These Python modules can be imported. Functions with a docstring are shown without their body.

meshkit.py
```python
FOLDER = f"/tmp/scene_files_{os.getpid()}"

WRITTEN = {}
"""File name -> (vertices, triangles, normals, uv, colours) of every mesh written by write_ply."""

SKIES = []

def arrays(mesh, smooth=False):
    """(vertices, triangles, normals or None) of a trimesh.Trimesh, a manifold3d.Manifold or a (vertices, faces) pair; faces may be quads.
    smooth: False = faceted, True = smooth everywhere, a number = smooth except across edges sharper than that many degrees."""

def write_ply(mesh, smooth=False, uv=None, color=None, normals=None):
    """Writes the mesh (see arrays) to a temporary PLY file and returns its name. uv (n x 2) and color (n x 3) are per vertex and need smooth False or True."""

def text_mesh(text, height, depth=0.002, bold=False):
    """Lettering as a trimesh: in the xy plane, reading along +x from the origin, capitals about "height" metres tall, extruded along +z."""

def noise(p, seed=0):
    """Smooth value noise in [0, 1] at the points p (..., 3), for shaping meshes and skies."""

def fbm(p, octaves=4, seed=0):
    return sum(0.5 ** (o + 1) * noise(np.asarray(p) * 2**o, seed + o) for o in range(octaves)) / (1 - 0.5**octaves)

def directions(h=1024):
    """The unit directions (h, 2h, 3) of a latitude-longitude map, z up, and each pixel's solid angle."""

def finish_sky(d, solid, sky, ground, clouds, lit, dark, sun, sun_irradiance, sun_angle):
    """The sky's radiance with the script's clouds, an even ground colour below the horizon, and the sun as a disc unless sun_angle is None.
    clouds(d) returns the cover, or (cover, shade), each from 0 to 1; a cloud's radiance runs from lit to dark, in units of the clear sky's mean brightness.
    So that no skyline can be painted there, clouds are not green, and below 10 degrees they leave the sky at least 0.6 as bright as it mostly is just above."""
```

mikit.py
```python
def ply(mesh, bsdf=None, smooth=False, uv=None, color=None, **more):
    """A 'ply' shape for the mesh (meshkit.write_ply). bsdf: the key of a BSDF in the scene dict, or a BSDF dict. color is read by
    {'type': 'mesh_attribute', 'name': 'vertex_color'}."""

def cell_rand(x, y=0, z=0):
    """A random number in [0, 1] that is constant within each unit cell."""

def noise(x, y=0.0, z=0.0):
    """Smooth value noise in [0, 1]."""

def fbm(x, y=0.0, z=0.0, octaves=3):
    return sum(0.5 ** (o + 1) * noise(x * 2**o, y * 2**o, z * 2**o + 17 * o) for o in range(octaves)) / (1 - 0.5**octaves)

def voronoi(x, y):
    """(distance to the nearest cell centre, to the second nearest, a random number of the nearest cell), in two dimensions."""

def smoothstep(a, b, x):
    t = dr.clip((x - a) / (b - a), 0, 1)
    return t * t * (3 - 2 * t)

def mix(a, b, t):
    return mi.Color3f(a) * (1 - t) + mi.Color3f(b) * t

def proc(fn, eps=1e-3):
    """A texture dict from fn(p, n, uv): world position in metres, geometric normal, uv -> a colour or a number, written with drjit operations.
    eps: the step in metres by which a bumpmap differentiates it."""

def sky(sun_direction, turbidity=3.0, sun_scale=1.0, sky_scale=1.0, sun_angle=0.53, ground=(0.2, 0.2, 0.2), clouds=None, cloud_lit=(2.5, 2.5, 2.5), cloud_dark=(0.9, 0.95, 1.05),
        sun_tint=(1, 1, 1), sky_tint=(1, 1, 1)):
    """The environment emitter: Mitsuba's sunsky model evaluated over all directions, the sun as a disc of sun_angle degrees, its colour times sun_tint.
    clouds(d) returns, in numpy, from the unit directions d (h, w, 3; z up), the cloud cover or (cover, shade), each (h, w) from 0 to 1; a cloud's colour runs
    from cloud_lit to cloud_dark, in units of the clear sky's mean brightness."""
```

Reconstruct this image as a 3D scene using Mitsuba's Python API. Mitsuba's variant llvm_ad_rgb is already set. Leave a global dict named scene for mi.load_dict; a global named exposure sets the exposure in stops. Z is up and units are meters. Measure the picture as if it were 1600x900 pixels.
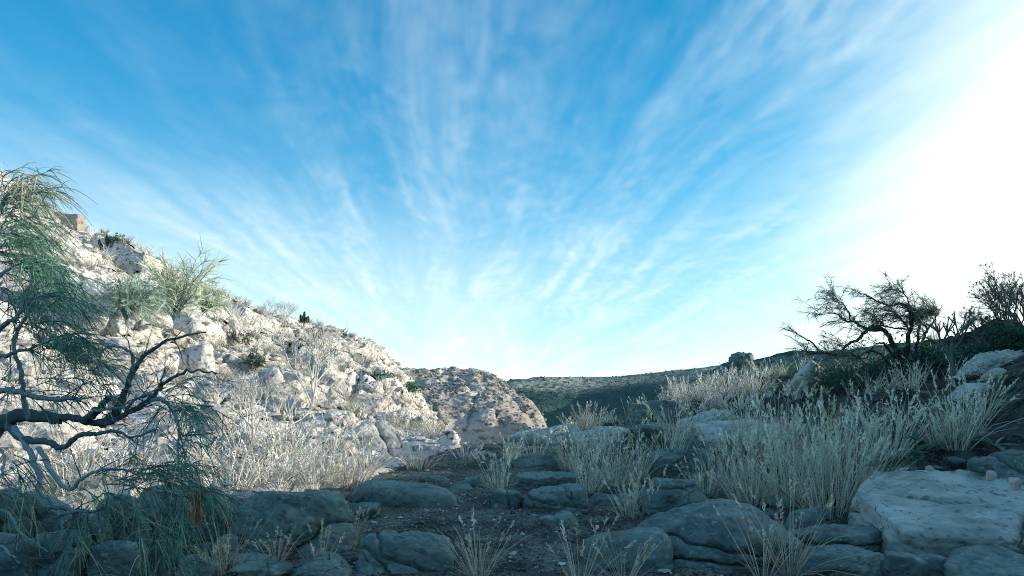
import math, numpy as np, trimesh, drjit as dr, mitsuba as mi, mikit, meshkit
from scipy.interpolate import RBFInterpolator
from scipy.ndimage import gaussian_filter, map_coordinates
from mikit import proc, noise as dn, fbm as dfbm, smoothstep as dss, mix as dmix, ply

scene, labels = {}, {}
T = mi.ScalarTransform4f
EYE, FOC, HOR = 1.6, 1000.0, 600.0

# ------------------------------------------------------------------ camera, sky, exposure
scene['camera'] = {'type': 'perspective', 'fov': math.degrees(2 * math.atan(800 / FOC)), 'fov_axis': 'x',
                   'to_world': T().look_at(origin=[0, 0, EYE], target=[0, 10, EYE], up=[0, 0, 1]),
                   'principal_point_offset_y': (450 - HOR) / 900.0, 'near_clip': 0.1, 'far_clip': 60000.0}
SUN_AZ, SUN_EL = math.radians(80), math.radians(14.5)
SUN = np.array([math.sin(SUN_AZ) * math.cos(SUN_EL), math.cos(SUN_AZ) * math.cos(SUN_EL), math.sin(SUN_EL)])


def sstep(a, b, x):
    t = np.clip((x - a) / (b - a), 0, 1)
    return t * t * (3 - 2 * t)


def clouds(d):
    """Thin high cirrus: streaks in a layer far above that run along the valley and thicken towards the sun."""
    z = np.maximum(d[..., 2], 0) + 0.05
    u, v = d[..., 0] / z, d[..., 1] / z
    a = math.radians(-4)
    u, v = u * math.cos(a) - v * math.sin(a), u * math.sin(a) + v * math.cos(a)
    def n(su, sv, seed, o=4):
        return meshkit.fbm(np.stack([u * su, v * sv, np.zeros_like(u) + 3.7], -1), o, seed)
    wu, wv = (n(.5, .3, 91, 3) - .5) * 1.0, (n(.6, .25, 92, 3) - .5) * 2.0
    fu, fv = (n(2.2, .7, 93, 3) - .5) * .22, (n(2.0, .8, 94, 3) - .5) * .7
    u, v = u + wu + fu, v + wv + fv
    wide = n(.62, .17, 1, 4)
    streak = n(3.0, .27, 2, 5)
    fine = n(10.0, .62, 3, 5)
    grain = n(19.0, 9.0, 4, 3)
    c = sstep(.38, .70, wide * .42 + streak * .38 + fine * .20 + (grain - .5) * .20)
    c = c * (.15 + 1.25 * fine) * (.85 + .35 * (grain - .3)) * .44
    patch = n(.55, .50, 7, 4)
    c = c * (.50 + 1.1 * sstep(.36, .62, patch))
    el = np.degrees(np.arcsin(np.clip(d[..., 2], -1, 1)))
    ang = np.degrees(np.arccos(np.clip(d @ SUN, -1, 1)))
    left = sstep(-.10, -.75, d[..., 0] - .35 * d[..., 1] + .2) * sstep(13, 25, el)
    c = c * (1 - .95 * left) + .30 * sstep(19, 7, el + (wide - .5) * 22 + (streak - .5) * 10) * sstep(.25, -.25, d[..., 0]) * (.5 + fine)
    veil = sstep(63, 40, ang + (wide - .5) * 26 + (streak - .5) * 20 + (patch - .5) * 14 + (fine - .5) * 5 + (el - 14) * .42) * .97
    lowv = np.exp(-(np.maximum(el, 0) / 8.5) ** 1.15) * (.82 + .5 * (streak - .4))
    cover = 1 - (1 - np.clip(c, 0, .9)) * (1 - veil) * (1 - np.clip(lowv, 0, .9))
    return np.clip(cover, 0, .985), np.zeros_like(cover)


SKY_KW = dict(turbidity=3.0, sun_scale=1.0, sky_scale=1.0, ground=(.13, .14, .14), clouds=clouds, cloud_lit=(3.5, 3.85, 3.75), cloud_dark=(1, 1, 1),
              sky_tint=(.01, .93, 1.34), sun_tint=(.82, 1.05, 1.66))
scene['sky'] = mikit.sky(SUN.tolist(), **SKY_KW)
exposure = 2.7


def at(px, py, Y):
    """The point that many metres in front that the photograph shows at that pixel."""
    return np.array([(px - 800) / FOC * Y, Y, EYE - (py - HOR) / FOC * Y])


# ------------------------------------------------------------------ materials
def bump(inner, fn, scale=1.0, eps=2e-3):
    return {'type': 'bumpmap', 'arbitrary': proc(fn, eps), 'scale': scale, 'bsdf': inner}


def diffuse(fn):
    return {'type': 'diffuse', 'reflectance': proc(fn) if callable(fn) else {'type': 'rgb', 'value': list(fn)}}


def pale_rock_colour(p, n, uv):
    a = dfbm(p.x * .9, p.y * .9, p.z * .9, 4)
    b = dfbm(p.x * 6, p.y * 6, p.z * 6 + 5, 4)
    c = dmix((.47, .468, .465), (.70, .70, .695), dss(.3, .7, a))
    c = dmix(c, (.16, .15, .14), dss(.58, .68, b) * .85)
    vein = dr.abs(dfbm(p.x * .8 + 7, p.y * .8, p.z * 1.5, 5) - .5)
    c = dmix((.10, .09, .085), c, dss(.002, .009, vein))
    return dmix(c, (.36, .34, .325), dss(.58, .72, dfbm(p.x * 2.3 + 40, p.y * 2.3, p.z * 2.3, 3)) * .45)


def pale_rock_relief(p, n, uv):
    return dfbm(p.x * 3.1, p.y * 3.1, p.z * 3.1, 6) * .24


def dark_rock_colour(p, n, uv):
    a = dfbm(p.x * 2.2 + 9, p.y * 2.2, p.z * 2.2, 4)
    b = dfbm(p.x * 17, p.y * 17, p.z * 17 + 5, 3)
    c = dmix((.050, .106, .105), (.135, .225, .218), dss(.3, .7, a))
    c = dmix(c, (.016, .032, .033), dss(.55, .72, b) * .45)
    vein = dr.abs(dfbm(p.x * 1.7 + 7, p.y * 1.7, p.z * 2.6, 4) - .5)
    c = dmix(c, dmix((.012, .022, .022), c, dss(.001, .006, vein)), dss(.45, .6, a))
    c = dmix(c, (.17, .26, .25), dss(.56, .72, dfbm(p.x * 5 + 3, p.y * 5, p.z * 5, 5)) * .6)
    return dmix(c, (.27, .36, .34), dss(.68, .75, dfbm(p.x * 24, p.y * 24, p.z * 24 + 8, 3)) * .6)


def dark_rock_relief(p, n, uv):
    x = dfbm(p.x * 7, p.y * 7, p.z * 7, 7) * .055
    pits = dss(.66, .80, dn(p.x * 31, p.y * 31, p.z * 31)) * .006
    return x - pits


def slab_colour(p, n, uv):
    a = dfbm(p.x * 2.6 + 2, p.y * 2.6, p.z * 2.6, 5)
    b = dfbm(p.x * 19, p.y * 19, p.z * 19 + 5, 3)
    c = dmix((.22, .31, .30), (.40, .51, .49), dss(.3, .7, a))
    c = dmix(c, (.42, .52, .50), dss(.55, .7, dfbm(p.x * 8, p.y * 8, p.z * 8 + 3, 5)) * .6)
    vein = dr.abs(dfbm(p.x * 1.3 + 7, p.y * 1.3, p.z * 2.2, 4) - .5)
    c = dmix(c, dmix((.05, .07, .07), c, dss(.0005, .0035, vein)), dss(.45, .6, a))
    return dmix(c, (.05, .075, .075), dss(.60, .74, b) * .6)


def soil_colour(p, n, uv):
    b = dfbm(p.x * 5, p.y * 5, p.z * 5 + 5, 5)
    c = dmix((.018, .028, .026), (.080, .102, .094), dss(.3, .7, b))
    return dmix(c, (.22, .25, .23), dss(.67, .74, dfbm(p.x * 40, p.y * 40, p.z * 40, 2)) * .6)


def soil_relief(p, n, uv):
    return dfbm(p.x * 22, p.y * 22, p.z * 22, 5) * .06


def gravel_colour(p, n, uv):
    b = dfbm(p.x * 3, p.y * 3, p.z * 3 + 5, 5)
    c = dmix((.050, .072, .067), (.165, .20, .188), dss(.3, .7, b))
    c = dmix(c, (.015, .02, .02), dss(.55, .65, dn(p.x * 55, p.y * 55, p.z * 55)) * .7)
    return dmix(c, (.26, .29, .27), dss(.70, .78, dn(p.x * 70, p.y * 70, p.z * 70 + 9)) * .7)


def hill_colour(p, n, uv):
    a = dfbm(p.x * .12, p.y * .12, p.z * .12, 4)
    b = dfbm(p.x * .8, p.y * .8, p.z * 1.6, 4)
    c = dmix((.33, .317, .307), (.49, .473, .462), dss(.3, .7, a))
    return dmix(c, (.13, .14, .12), dss(.52, .64, b) * .7)


def hill_relief(p, n, uv):
    return dfbm(p.x * .5, p.y * .5, p.z * .9, 5) * 1.2


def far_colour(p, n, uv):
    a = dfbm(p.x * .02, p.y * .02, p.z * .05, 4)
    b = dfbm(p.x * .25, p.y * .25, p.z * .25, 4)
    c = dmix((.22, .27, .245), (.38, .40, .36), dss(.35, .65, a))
    c = dmix((.06, .115, .11), c, dss(-9, 2, p.z + (a - .5) * 10 - dr.maximum(p.x - 60, 0) * .08))  # paints the sunlit top pale and the shaded flank dark, by height
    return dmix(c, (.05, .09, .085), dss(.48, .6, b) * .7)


def near_scrub_colour(p, n, uv):
    b = dfbm(p.x * .4, p.y * .4, p.z * .4, 4)
    return dmix((.10, .16, .15), (.04, .075, .07), dss(.4, .6, b))


scene['pale_rock'] = bump(diffuse(pale_rock_colour), pale_rock_relief)
scene['dark_rock'] = bump({'type': 'principled', 'base_color': proc(dark_rock_colour), 'roughness': .62, 'specular': .35}, dark_rock_relief)
scene['slab_rock'] = bump({'type': 'principled', 'base_color': proc(slab_colour), 'roughness': .7, 'specular': .3}, dark_rock_relief)
scene['dark_soil'] = bump(diffuse(soil_colour), soil_relief)
scene['gravel_soil'] = bump(diffuse(gravel_colour), soil_relief)
scene['hill_rock'] = bump(diffuse(hill_colour), hill_relief, eps=2e-2)
scene['near_scrub'] = bump(diffuse(near_scrub_colour), hill_relief, eps=2e-2)
scene['far_scrub_painted_light'] = bump(diffuse(far_colour), lambda p, n, uv: dfbm(p.x * .2, p.y * .2, p.z * .2, 4) * 2.5, eps=5e-2)


scene['tinted'] = {'type': 'diffuse', 'reflectance': {'type': 'mesh_attribute', 'name': 'vertex_color'}}
scene['leafy'] = {'type': 'principledthin', 'base_color': {'type': 'mesh_attribute', 'name': 'vertex_color'}, 'roughness': .6, 'diff_trans': .7, 'eta': 1.35}
scene['white_stone'] = bump(diffuse((.5, .48, .44)), dark_rock_relief)
scene['brown_rock'] = bump(diffuse(lambda p, n, uv: dmix((.24, .225, .215), (.44, .42, .40), dfbm(p.x * 2, p.y * 2, p.z * 6, 4))), pale_rock_relief)


def struct(key, mesh, bsdf, smooth=True, label=None):
    scene[key] = ply(mesh, bsdf, smooth)
    labels[key] = {'kind': 'structure', **({'label': label} if label else {})}


# ------------------------------------------------------------------ terrain near the camera
CTRL = []
def cp(*rows):
    for px, py, Y in rows:
        CTRL.append(at(px, py, Y))
def cx(*rows):
    CTRL.extend(np.array(rows, float))
# gravel bed
cx((-3, 0, -.2), (0, 0, 0), (2.5, 0, .1), (-2, 5, 0.02), (0, 5, 0), (1.5, 5, 0), (-1.2, 8, 0), (.6, 8, 0), (-.8, 10, .0), (.6, 11, .02), (-.9, 13, .0), (.2, 14, .05), (-.2, 16.5, 0.02), (.8, 16.5, .3))
cx((-.3, 20, -1.5), (0, 26, -4.5), (0, 40, -10), (4, 70, -18), (0, 100, -26), (1.2, 19, -.2), (4, 32, -3), (10, 50, -10), (30, 100, -20))
# left hillside
cp((300, 770, 8.2), (360, 775, 8.3), (450, 765, 9), (560, 760, 9.6), (590, 735, 11.5), (680, 715, 13.5), (735, 700, 15.5))
cp((20, 780, 8), (20, 600, 13), (20, 450, 21), (20, 310, 30), (20, 270, 34))
cp((100, 780, 8.2), (100, 690, 10), (100, 600, 14.5), (100, 510, 19.5), (100, 440, 24), (100, 345, 35))
cp((200, 775, 8.3), (200, 680, 11), (200, 600, 16), (200, 520, 21), (200, 460, 27), (200, 392, 38))
cp((330, 690, 11), (320, 600, 18), (320, 540, 25), (330, 474, 42))
cp((420, 690, 12), (420, 640, 16), (430, 590, 22), (420, 540, 31), (420, 494, 46))
cp((520, 700, 12), (520, 650, 17), (520, 600, 26), (520, 555, 38), (520, 514, 52))
cp((600, 690, 13.5), (600, 650, 19), (600, 600, 34), (600, 570, 47), (600, 546, 57))
cp((645, 680, 15.5), (650, 650, 23), (640, 610, 42), (648, 588, 58))
cp((700, 690, 16.5), (690, 680, 20))
cx((-5, 23, -.6), (-4, 30, -3.5), (-5, 40, -6), (-6, 55, -7), (-5, 70, -10))
cx((-30, 45, 9.5), (-22, 52, 6.5), (-18, 62, 6), (-13, 72, 4), (-16, 100, -6), (-60, 60, 10), (-60, 20, 18), (-60, 100, 4), (-30, 80, 6), (-40, 33, 13), (-30, 20, 11))
cx((-5, 3, -.25), (-7, 5, .3), (-9, 7, 1.6), (-8, 0, 1.2), (-14, 5, 4), (-5, -8, .5), (-20, -8, 6), (-60, -8, 20), (-4.4, 5.6, -.05), (-3, 4.5, -.1), (-5.5, 7, .2), (-4, 7.2, .1))
# right bank
cp((1000, 800, 8), (1000, 730, 12), (1000, 690, 15), (1000, 655, 18), (1000, 640, 20))
cp((1080, 800, 8), (1080, 720, 11), (1080, 670, 14.5), (1080, 630, 18.5), (1080, 612, 22))
cp((1200, 800, 7.6), (1200, 730, 9.6), (1200, 660, 13), (1200, 610, 17.5), (1200, 588, 23))
cp((1300, 830, 6.6), (1300, 750, 8.2), (1300, 670, 11.5), (1300, 610, 15.5), (1300, 575, 20))
cp((1440, 890, 5.4), (1420, 745, 7), (1440, 700, 8.5), (1450, 640, 11.5), (1450, 585, 15), (1450, 560, 18))
cp((1580, 890, 5), (1560, 762, 7.4), (1580, 700, 8.0), (1580, 610, 11), (1580, 550, 13.5), (1590, 510, 17), (1590, 525, 22))
cx((3.5, 4.5, .1), (4.2, 6.2, .05), (5.4, 6.2, .1), (4.8, 5.4, .02), (5.8, 5.2, .05), (3.6, 6.4, .05), (6.4, 6.4, .6), (6.5, 3, .3), (4, 3.5, -.1), (3, 1, .2), (6, -4, 1.4))
cx((7.5, 7.5, 2.0), (9.2, 9, 3.4), (12.5, 6, 6.6), (12.5, 8.6, 6.5), (12.8, 10.8, 4.3), (13, 12.2, 3.95), (13, 15, 3.4), (13, 17.2, 2.9), (14, 21, 2.6), (10, 4, 4.6), (9.5, 0, 4.4), (13, 0, 6.8), (12, -8, 6))
cx((17, 6, 7.2), (17, 9, 6.6), (18, 12, 5.0), (18, 18, 3.5), (19, 24, 2.6), (30, 6, 9), (30, 18, 4), (48, 0, 14), (48, 20, 5), (48, 50, 0), (30, 40, 0))
cx((6, 26, 1.4), (6, 34, -2), (12, 28, 1.8), (14, 40, -3), (10, 24, 1.7))
CTRL = np.array(CTRL)
_rbf = RBFInterpolator(CTRL[:, :2], CTRL[:, 2], kernel='linear', smoothing=.02)
BX, BY, BS = np.arange(-72, 54, .4), np.arange(-14, 104, .4), .4
_g = _rbf(np.stack(np.meshgrid(BX, BY, indexing='ij'), -1).reshape(-1, 2)).reshape(len(BX), len(BY))
_g = gaussian_filter(_g, 1.3)


def base_z(x, y):
    x, y = np.broadcast_arrays(np.asarray(x, float), np.asarray(y, float))
    return map_coordinates(_g, [(x.ravel() + 72) / BS, (y.ravel() + 14) / BS], order=3, mode='nearest').reshape(x.shape)


def interp(pts):
    a = np.array(pts, float)
    return lambda y: np.interp(y, a[:, 0], a[:, 1])


left_foot = interp([(-14, -3.5), (5, -3.6), (7.4, -3.7), (9.5, -2.6), (12, -2), (15, -1.3), (20, -2.0), (30, -3), (60, -6), (104, -6)])
right_foot = interp([(-14, 3.2), (5, 3.2), (7, 3.0), (9, 2.1), (12, 1.6), (15, 1.2), (18, 1.0), (25, 2.5), (60, 10), (104, 20)])


def worley(x, y, seed=0):
    """(F1, F2, three random numbers of the nearest cell, offset to its centre) in two dimensions."""
    f1, f2 = np.full(x.shape, 9.0), np.full(x.shape, 9.0)
    r = np.zeros(x.shape + (3,)); off = np.zeros(x.shape + (2,))
    ix, iy = np.floor(x).astype(np.int64), np.floor(y).astype(np.int64)
    def h(a, b, k):
        v = (a * 374761393 + b * 668265263 + (seed * 31 + k) * 1442695041) & 0xFFFFFFFF
        v = ((v ^ (v >> 13)) * 1274126177) & 0xFFFFFFFF
        return ((v ^ (v >> 16)) & 0xFFFFFF) / 16777215.0
    for a in (-1, 0, 1):
        for b in (-1, 0, 1):
            cxx, cyy = ix + a, iy + b
            dx, dy = cxx + h(cxx, cyy, 1) - x, cyy + h(cxx, cyy, 2) - y
            d = np.hypot(dx, dy)
            near = d < f1
            f2 = np.where(near, f1, np.minimum(f2, d)); f1 = np.where(near, d, f1)
            for k in range(3):
                r[..., k] = np.where(near, h(cxx, cyy, 3 + k), r[..., k])
            off[..., 0] = np.where(near, -dx, off[..., 0]); off[..., 1] = np.where(near, -dy, off[..., 1])
    return f1, f2, r, off


def N2(x, y, s, seed=0, o=4):
    return meshkit.fbm(np.stack([x * s, y * s, np.zeros_like(x) + .5], -1), o, seed) - .5


def detail(x, y):
    x, y = np.asarray(x, float), np.asarray(y, float)
    wl = sstep(-.3, 1.6, left_foot(y) - x) * sstep(6.5, 9.5, y)          # how far up the left hillside
    wr = sstep(-.3, 1.2, x - right_foot(y))
    wx, wy = x + N2(x, y, .5, 11, 3) * 1.6, y + N2(x, y, .5, 12, 3) * 1.6
    def blocks(s, seed):
        f1, f2, r, off = worley(wx / s, wy / s, seed)
        t = (r[..., 0] - .5) + ((r[..., 1] - .5) * off[..., 0] + (r[..., 2] - .5) * off[..., 1]) * 1.6
        return t * sstep(.0, .14, f2 - f1) - .75 * (1 - sstep(0, .10, f2 - f1))
    slope = sstep(0, 6, left_foot(y) - x)
    rub = sstep(-.12, .12, N2(x, y, .16, 21, 3))                          # rubble here, smooth slabs there
    rock = blocks(3.4, 1) * .85 * slope + blocks(1.25, 2) * .36 * (.35 + .65 * rub) + blocks(.5, 3) * .13 * (.25 + .75 * rub)
    far = sstep(28, 60, y)
    rock = rock * (1 - .35 * far)
    left = rock + N2(x, y, .22, 5) * .9 * slope + N2(x, y, 1.6, 6) * .12
    right = N2(x, y, .35, 7) * .35 * sstep(6.5, 9, y) + blocks(1.4, 5) * .14 + N2(x, y, 2.2, 8) * .09
    cliff = sstep(9, 12, x) * (blocks(2.2, 8) * .6 + blocks(.9, 9) * .25)
    bed = N2(x, y, .7, 9) * .14 + N2(x, y, 4.5, 10) * .05
    return wl * left + wr * (right + cliff) + (1 - np.maximum(wl, wr)) * bed


def gz(x, y):
    return base_z(x, y) + detail(x, y)


def steps(*seg):
    out = [np.arange(a, b, s) for a, b, s in seg]
    return np.concatenate(out + [[seg[-1][1]]])


def sheet(xs, ys, z):
    v = np.stack([*np.meshgrid(xs, ys, indexing='ij'), z], -1).reshape(-1, 3)
    i, j = np.meshgrid(np.arange(len(xs) - 1), np.arange(len(ys) - 1), indexing='ij')
    a = (i * len(ys) + j).ravel()
    q = np.stack([a, a + len(ys), a + len(ys) + 1, a + 1], -1)
    return v, np.vstack([q[:, [0, 1, 2]], q[:, [0, 2, 3]]])


def sub(v, f, keep):
    f = f[keep]
    used, inv = np.unique(f, return_inverse=True)
    return v[used], inv.reshape(f.shape)


xs = steps((-70, -32, .6), (-32, -15, .24), (-15, 9, .13), (9, 20, .3), (20, 50, .8))
ys = steps((-12, 4, .6), (4, 20, .13), (20, 64, .26), (64, 100, .8))
GX, GY = np.meshgrid(xs, ys, indexing='ij')
GV, GF = sheet(xs, ys, gz(GX, GY))
c = GV[GF].mean(1)
isl = (c[:, 0] < left_foot(c[:, 1])) & (c[:, 1] > 7.5 + .5 * N2(c[:, 0], c[:, 1], .8, 3)) | (c[:, 0] < -9)
isr = (c[:, 0] > right_foot(c[:, 1])) & ~isl
struct('hillside', sub(GV, GF, isl), 'pale_rock', label='sunlit pale rocky hillside rising on the left')
struct('bank', sub(GV, GF, isr), 'dark_soil', label='shaded grassy bank rising on the right')
struct('ground', sub(GV, GF, ~isl & ~isr), 'gravel_soil', label='dry stream bed of dark gravel')


# ------------------------------------------------------------------ hills farther off
def patch(ctrl, x0, x1, y0, y1, s, blur, smoothing=0.5):
    a = np.array(ctrl, float)
    r = RBFInterpolator(a[:, :2], a[:, 2], kernel='linear', smoothing=smoothing)
    X, Y = np.arange(x0, x1 + s, s), np.arange(y0, y1 + s, s)
    mx, my = np.meshgrid(X, Y, indexing='ij')
    return X, Y, mx, my, gaussian_filter(r(np.stack([mx, my], -1).reshape(-1, 2)).reshape(mx.shape), blur)


mid = [at(*r) for r in ((560, 584, 175), (640, 583, 172), (700, 580, 170), (750, 582, 166), (775, 588, 162), (800, 598, 158), (640, 610, 140), (700, 610, 145), (760, 612, 146), (800, 620, 146),
                        (830, 624, 148), (845, 640, 144), (856, 658, 140), (640, 660, 112), (700, 650, 118), (760, 655, 124), (800, 650, 132), (690, 690, 104), (740, 674, 125), (770, 668, 126), (800, 664, 127), (830, 661, 129),
                        (600, 700, 90), (640, 720, 92), (560, 640, 110), (500, 600, 130))]
mid += [(-6, 106, -15), (-9, 121.5, -17), (-7, 122, -19), (-4, 122.5, -20), (-1, 123, -20), (2, 124, -21), (5, 126, -22), (8, 128, -23), (10, 138, -22), (14, 146, -26), (10, 160, -20), (-6, 190, -6), (-30, 200, 0), (-70, 200, 0), (-70, 130, 4), (-90, 100, 0), (20, 100, -24), (0, 96, -20), (30, 120, -30), (25, 160, -34), (10, 200, -30)]
X, Y, mx, my, z = patch(mid, -95, 30, 92, 205, .55, 1.6)
wx, wy = mx + N2(mx, my, .12, 31, 3) * 6, my + N2(mx, my, .12, 32, 3) * 6
f1, f2, r, off = worley(wx / 7, wy / 7, 33)
g1, g2, r2, off2 = worley(wx / 2.4, wy / 2.4, 34)
gul = np.abs(N2(mx + my * .6, my - mx * .6, .085, 36, 4))
z = z + (r[..., 0] - .5) * .8 * sstep(0, .3, f2 - f1) + (r2[..., 0] - .5) * .55 * sstep(0, .25, g2 - g1) + N2(mx, my, .3, 35) * .7 - 1.1 * (1 - sstep(0, .05, gul)) + N2(mx, my, 1.3, 37, 2) * .9
MIDX, MIDY, MIDZ = X, Y, z
struct('hill', sheet(X, Y, z), 'hill_rock', smooth=True, label='rough sunlit hill ending in a cliff, mid distance')

rm = [(25, 90, -24), (40, 110, -14), (30, 127, -6), (38, 129, 4.4), (45, 130, 5.6), (50, 131, 5.8), (56, 131, 7.0), (62, 140, 8), (75, 142, 9), (100, 140, 11), (160, 140, 16), (50, 150, -3), (60, 175, 2), (110, 180, 6), (160, 200, 8), (35, 144, -18), (35, 180, -24), (40, 138, 3), (46, 137, 5.6), (52, 139, 6.4), (60, 100, 0), (100, 100, 8), (160, 90, 10), (45, 205, -14)]  # left shoulder and crest added to throw shade on the mid hill foot
X, Y, mx, my, z = patch(rm, 27, 160, 90, 205, 1.3, 1.0)
z = z + N2(mx, my, .12, 41) * 4 + N2(mx, my, .5, 42) * 1.2
RMX, RMY, RMZ = X, Y, z
struct('hill_001', sheet(X, Y, z), 'near_scrub', label='dark scrubby hill behind the right bank, its left shoulder added to shade the mid hill')

far = [at(*r) for r in ((700, 610, 620), (800, 593, 640), (850, 587, 660), (900, 587, 680), (960, 588.5, 690), (1000, 586, 700), (1060, 578, 700), (1150, 568, 700), (1250, 556, 700), (1350, 545, 700),
                        (800, 612, 560), (850, 620, 540), (900, 606, 590), (900, 618, 555), (950, 600, 620), (860, 632, 520), (830, 640, 500), (940, 612, 560))]
far += [at(950, 606, 545), at(1050, 597, 454), at(1130, 592, 400), at(1250, 590, 350), at(1000, 598, 560), at(1060, 592, 560), at(1150, 580, 560), at(1250, 570, 560)]
far += [(24, 400, -64), (55, 345, -66), (92, 330, -62), (120, 320, -55), (150, 320, -40), (40, 470, -50), (80, 420, -38), (110, 400, -22), (60, 500, -28), (30, 300, -68), (0, 420, -60), (-60, 500, -45), (-100, 400, -55), (-100, 640, -15),
        (-100, 900, -30), (100, 900, -20), (300, 900, -10), (500, 900, 10), (500, 560, 30), (500, 300, 20), (250, 300, 6), (190, 300, -8), (400, 700, 45)]
X, Y, mx, my, z = patch(far, -110, 520, 290, 900, 3.0, 1.5, 2)
z = z + N2(mx, my, .02, 51) * 5 + N2(mx, my, .1, 52) * 2.0
ter = sstep(120, 40, mx) * sstep(-30, -10, z)
q = z / 2.2; z = z * (1 - ter) + ter * 2.2 * (np.floor(q) + sstep(.55, .95, q - np.floor(q)))
FARX, FARY, FARZ = X, Y, z
struct('hill_002', sheet(X, Y, z), 'far_scrub_painted_light', smooth=True, label='far broad hill with a lit terraced top and shaded flank')
t = np.linspace(0, 2 * np.pi, 97)[:-1]
rad = np.array([260, 900, 3000, 12000, 40000])
v = np.vstack([[[0, 0, -84]], *[np.stack([r_ * np.cos(t), r_ * np.sin(t), t * 0 - 84], -1) for r_ in rad]])
f = [(0, 1 + k, 1 + (k + 1) % 96) for k in range(96)]
for a in range(4):
    for k in range(96):
        i, j = 1 + a * 96 + k, 1 + a * 96 + (k + 1) % 96
        f += [(i, i + 96, j + 96), (i, j + 96, j)]
struct('plain', (v, np.array(f)), 'far_scrub_painted_light', label='distant plain')


# ------------------------------------------------------------------ helpers for things
def numbered(name):
    if name not in labels:
        return name
    k = 1
    while f'{name}_{k:03d}' in labels:
        k += 1
    return f'{name}_{k:03d}'


def thing(name, label, cat, group=None):
    key = numbered(name)
    labels[key] = {'label': label, 'category': cat, **({'group': group} if group else {})}
    return key


def part(parent, name, shape):
    key, k = f'{parent}__{name}', 0
    while key in scene:
        k += 1
        key = f'{parent}__{name}_{k:03d}'
    scene[key] = shape
    return key


def hit(px, py, y0=3.2, y1=75):
    """Where the line of sight through that pixel first meets the near terrain."""
    Y = np.concatenate([np.arange(y0, 20, .05), np.arange(20, y1, .15)])
    X, Z = (px - 800) / FOC * Y, EYE - (py - HOR) / FOC * Y
    below = np.nonzero(gz(X, Y) >= Z)[0]
    k = below[0] if len(below) else len(Y) - 1
    return np.array([X[k], Y[k], Z[k]])


_ICO = {}
def ico(n):
    if n not in _ICO:
        m = trimesh.creation.icosphere(subdivisions=n)
        _ICO[n] = (np.array(m.vertices), np.array(m.faces))
    return _ICO[n]


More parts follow.
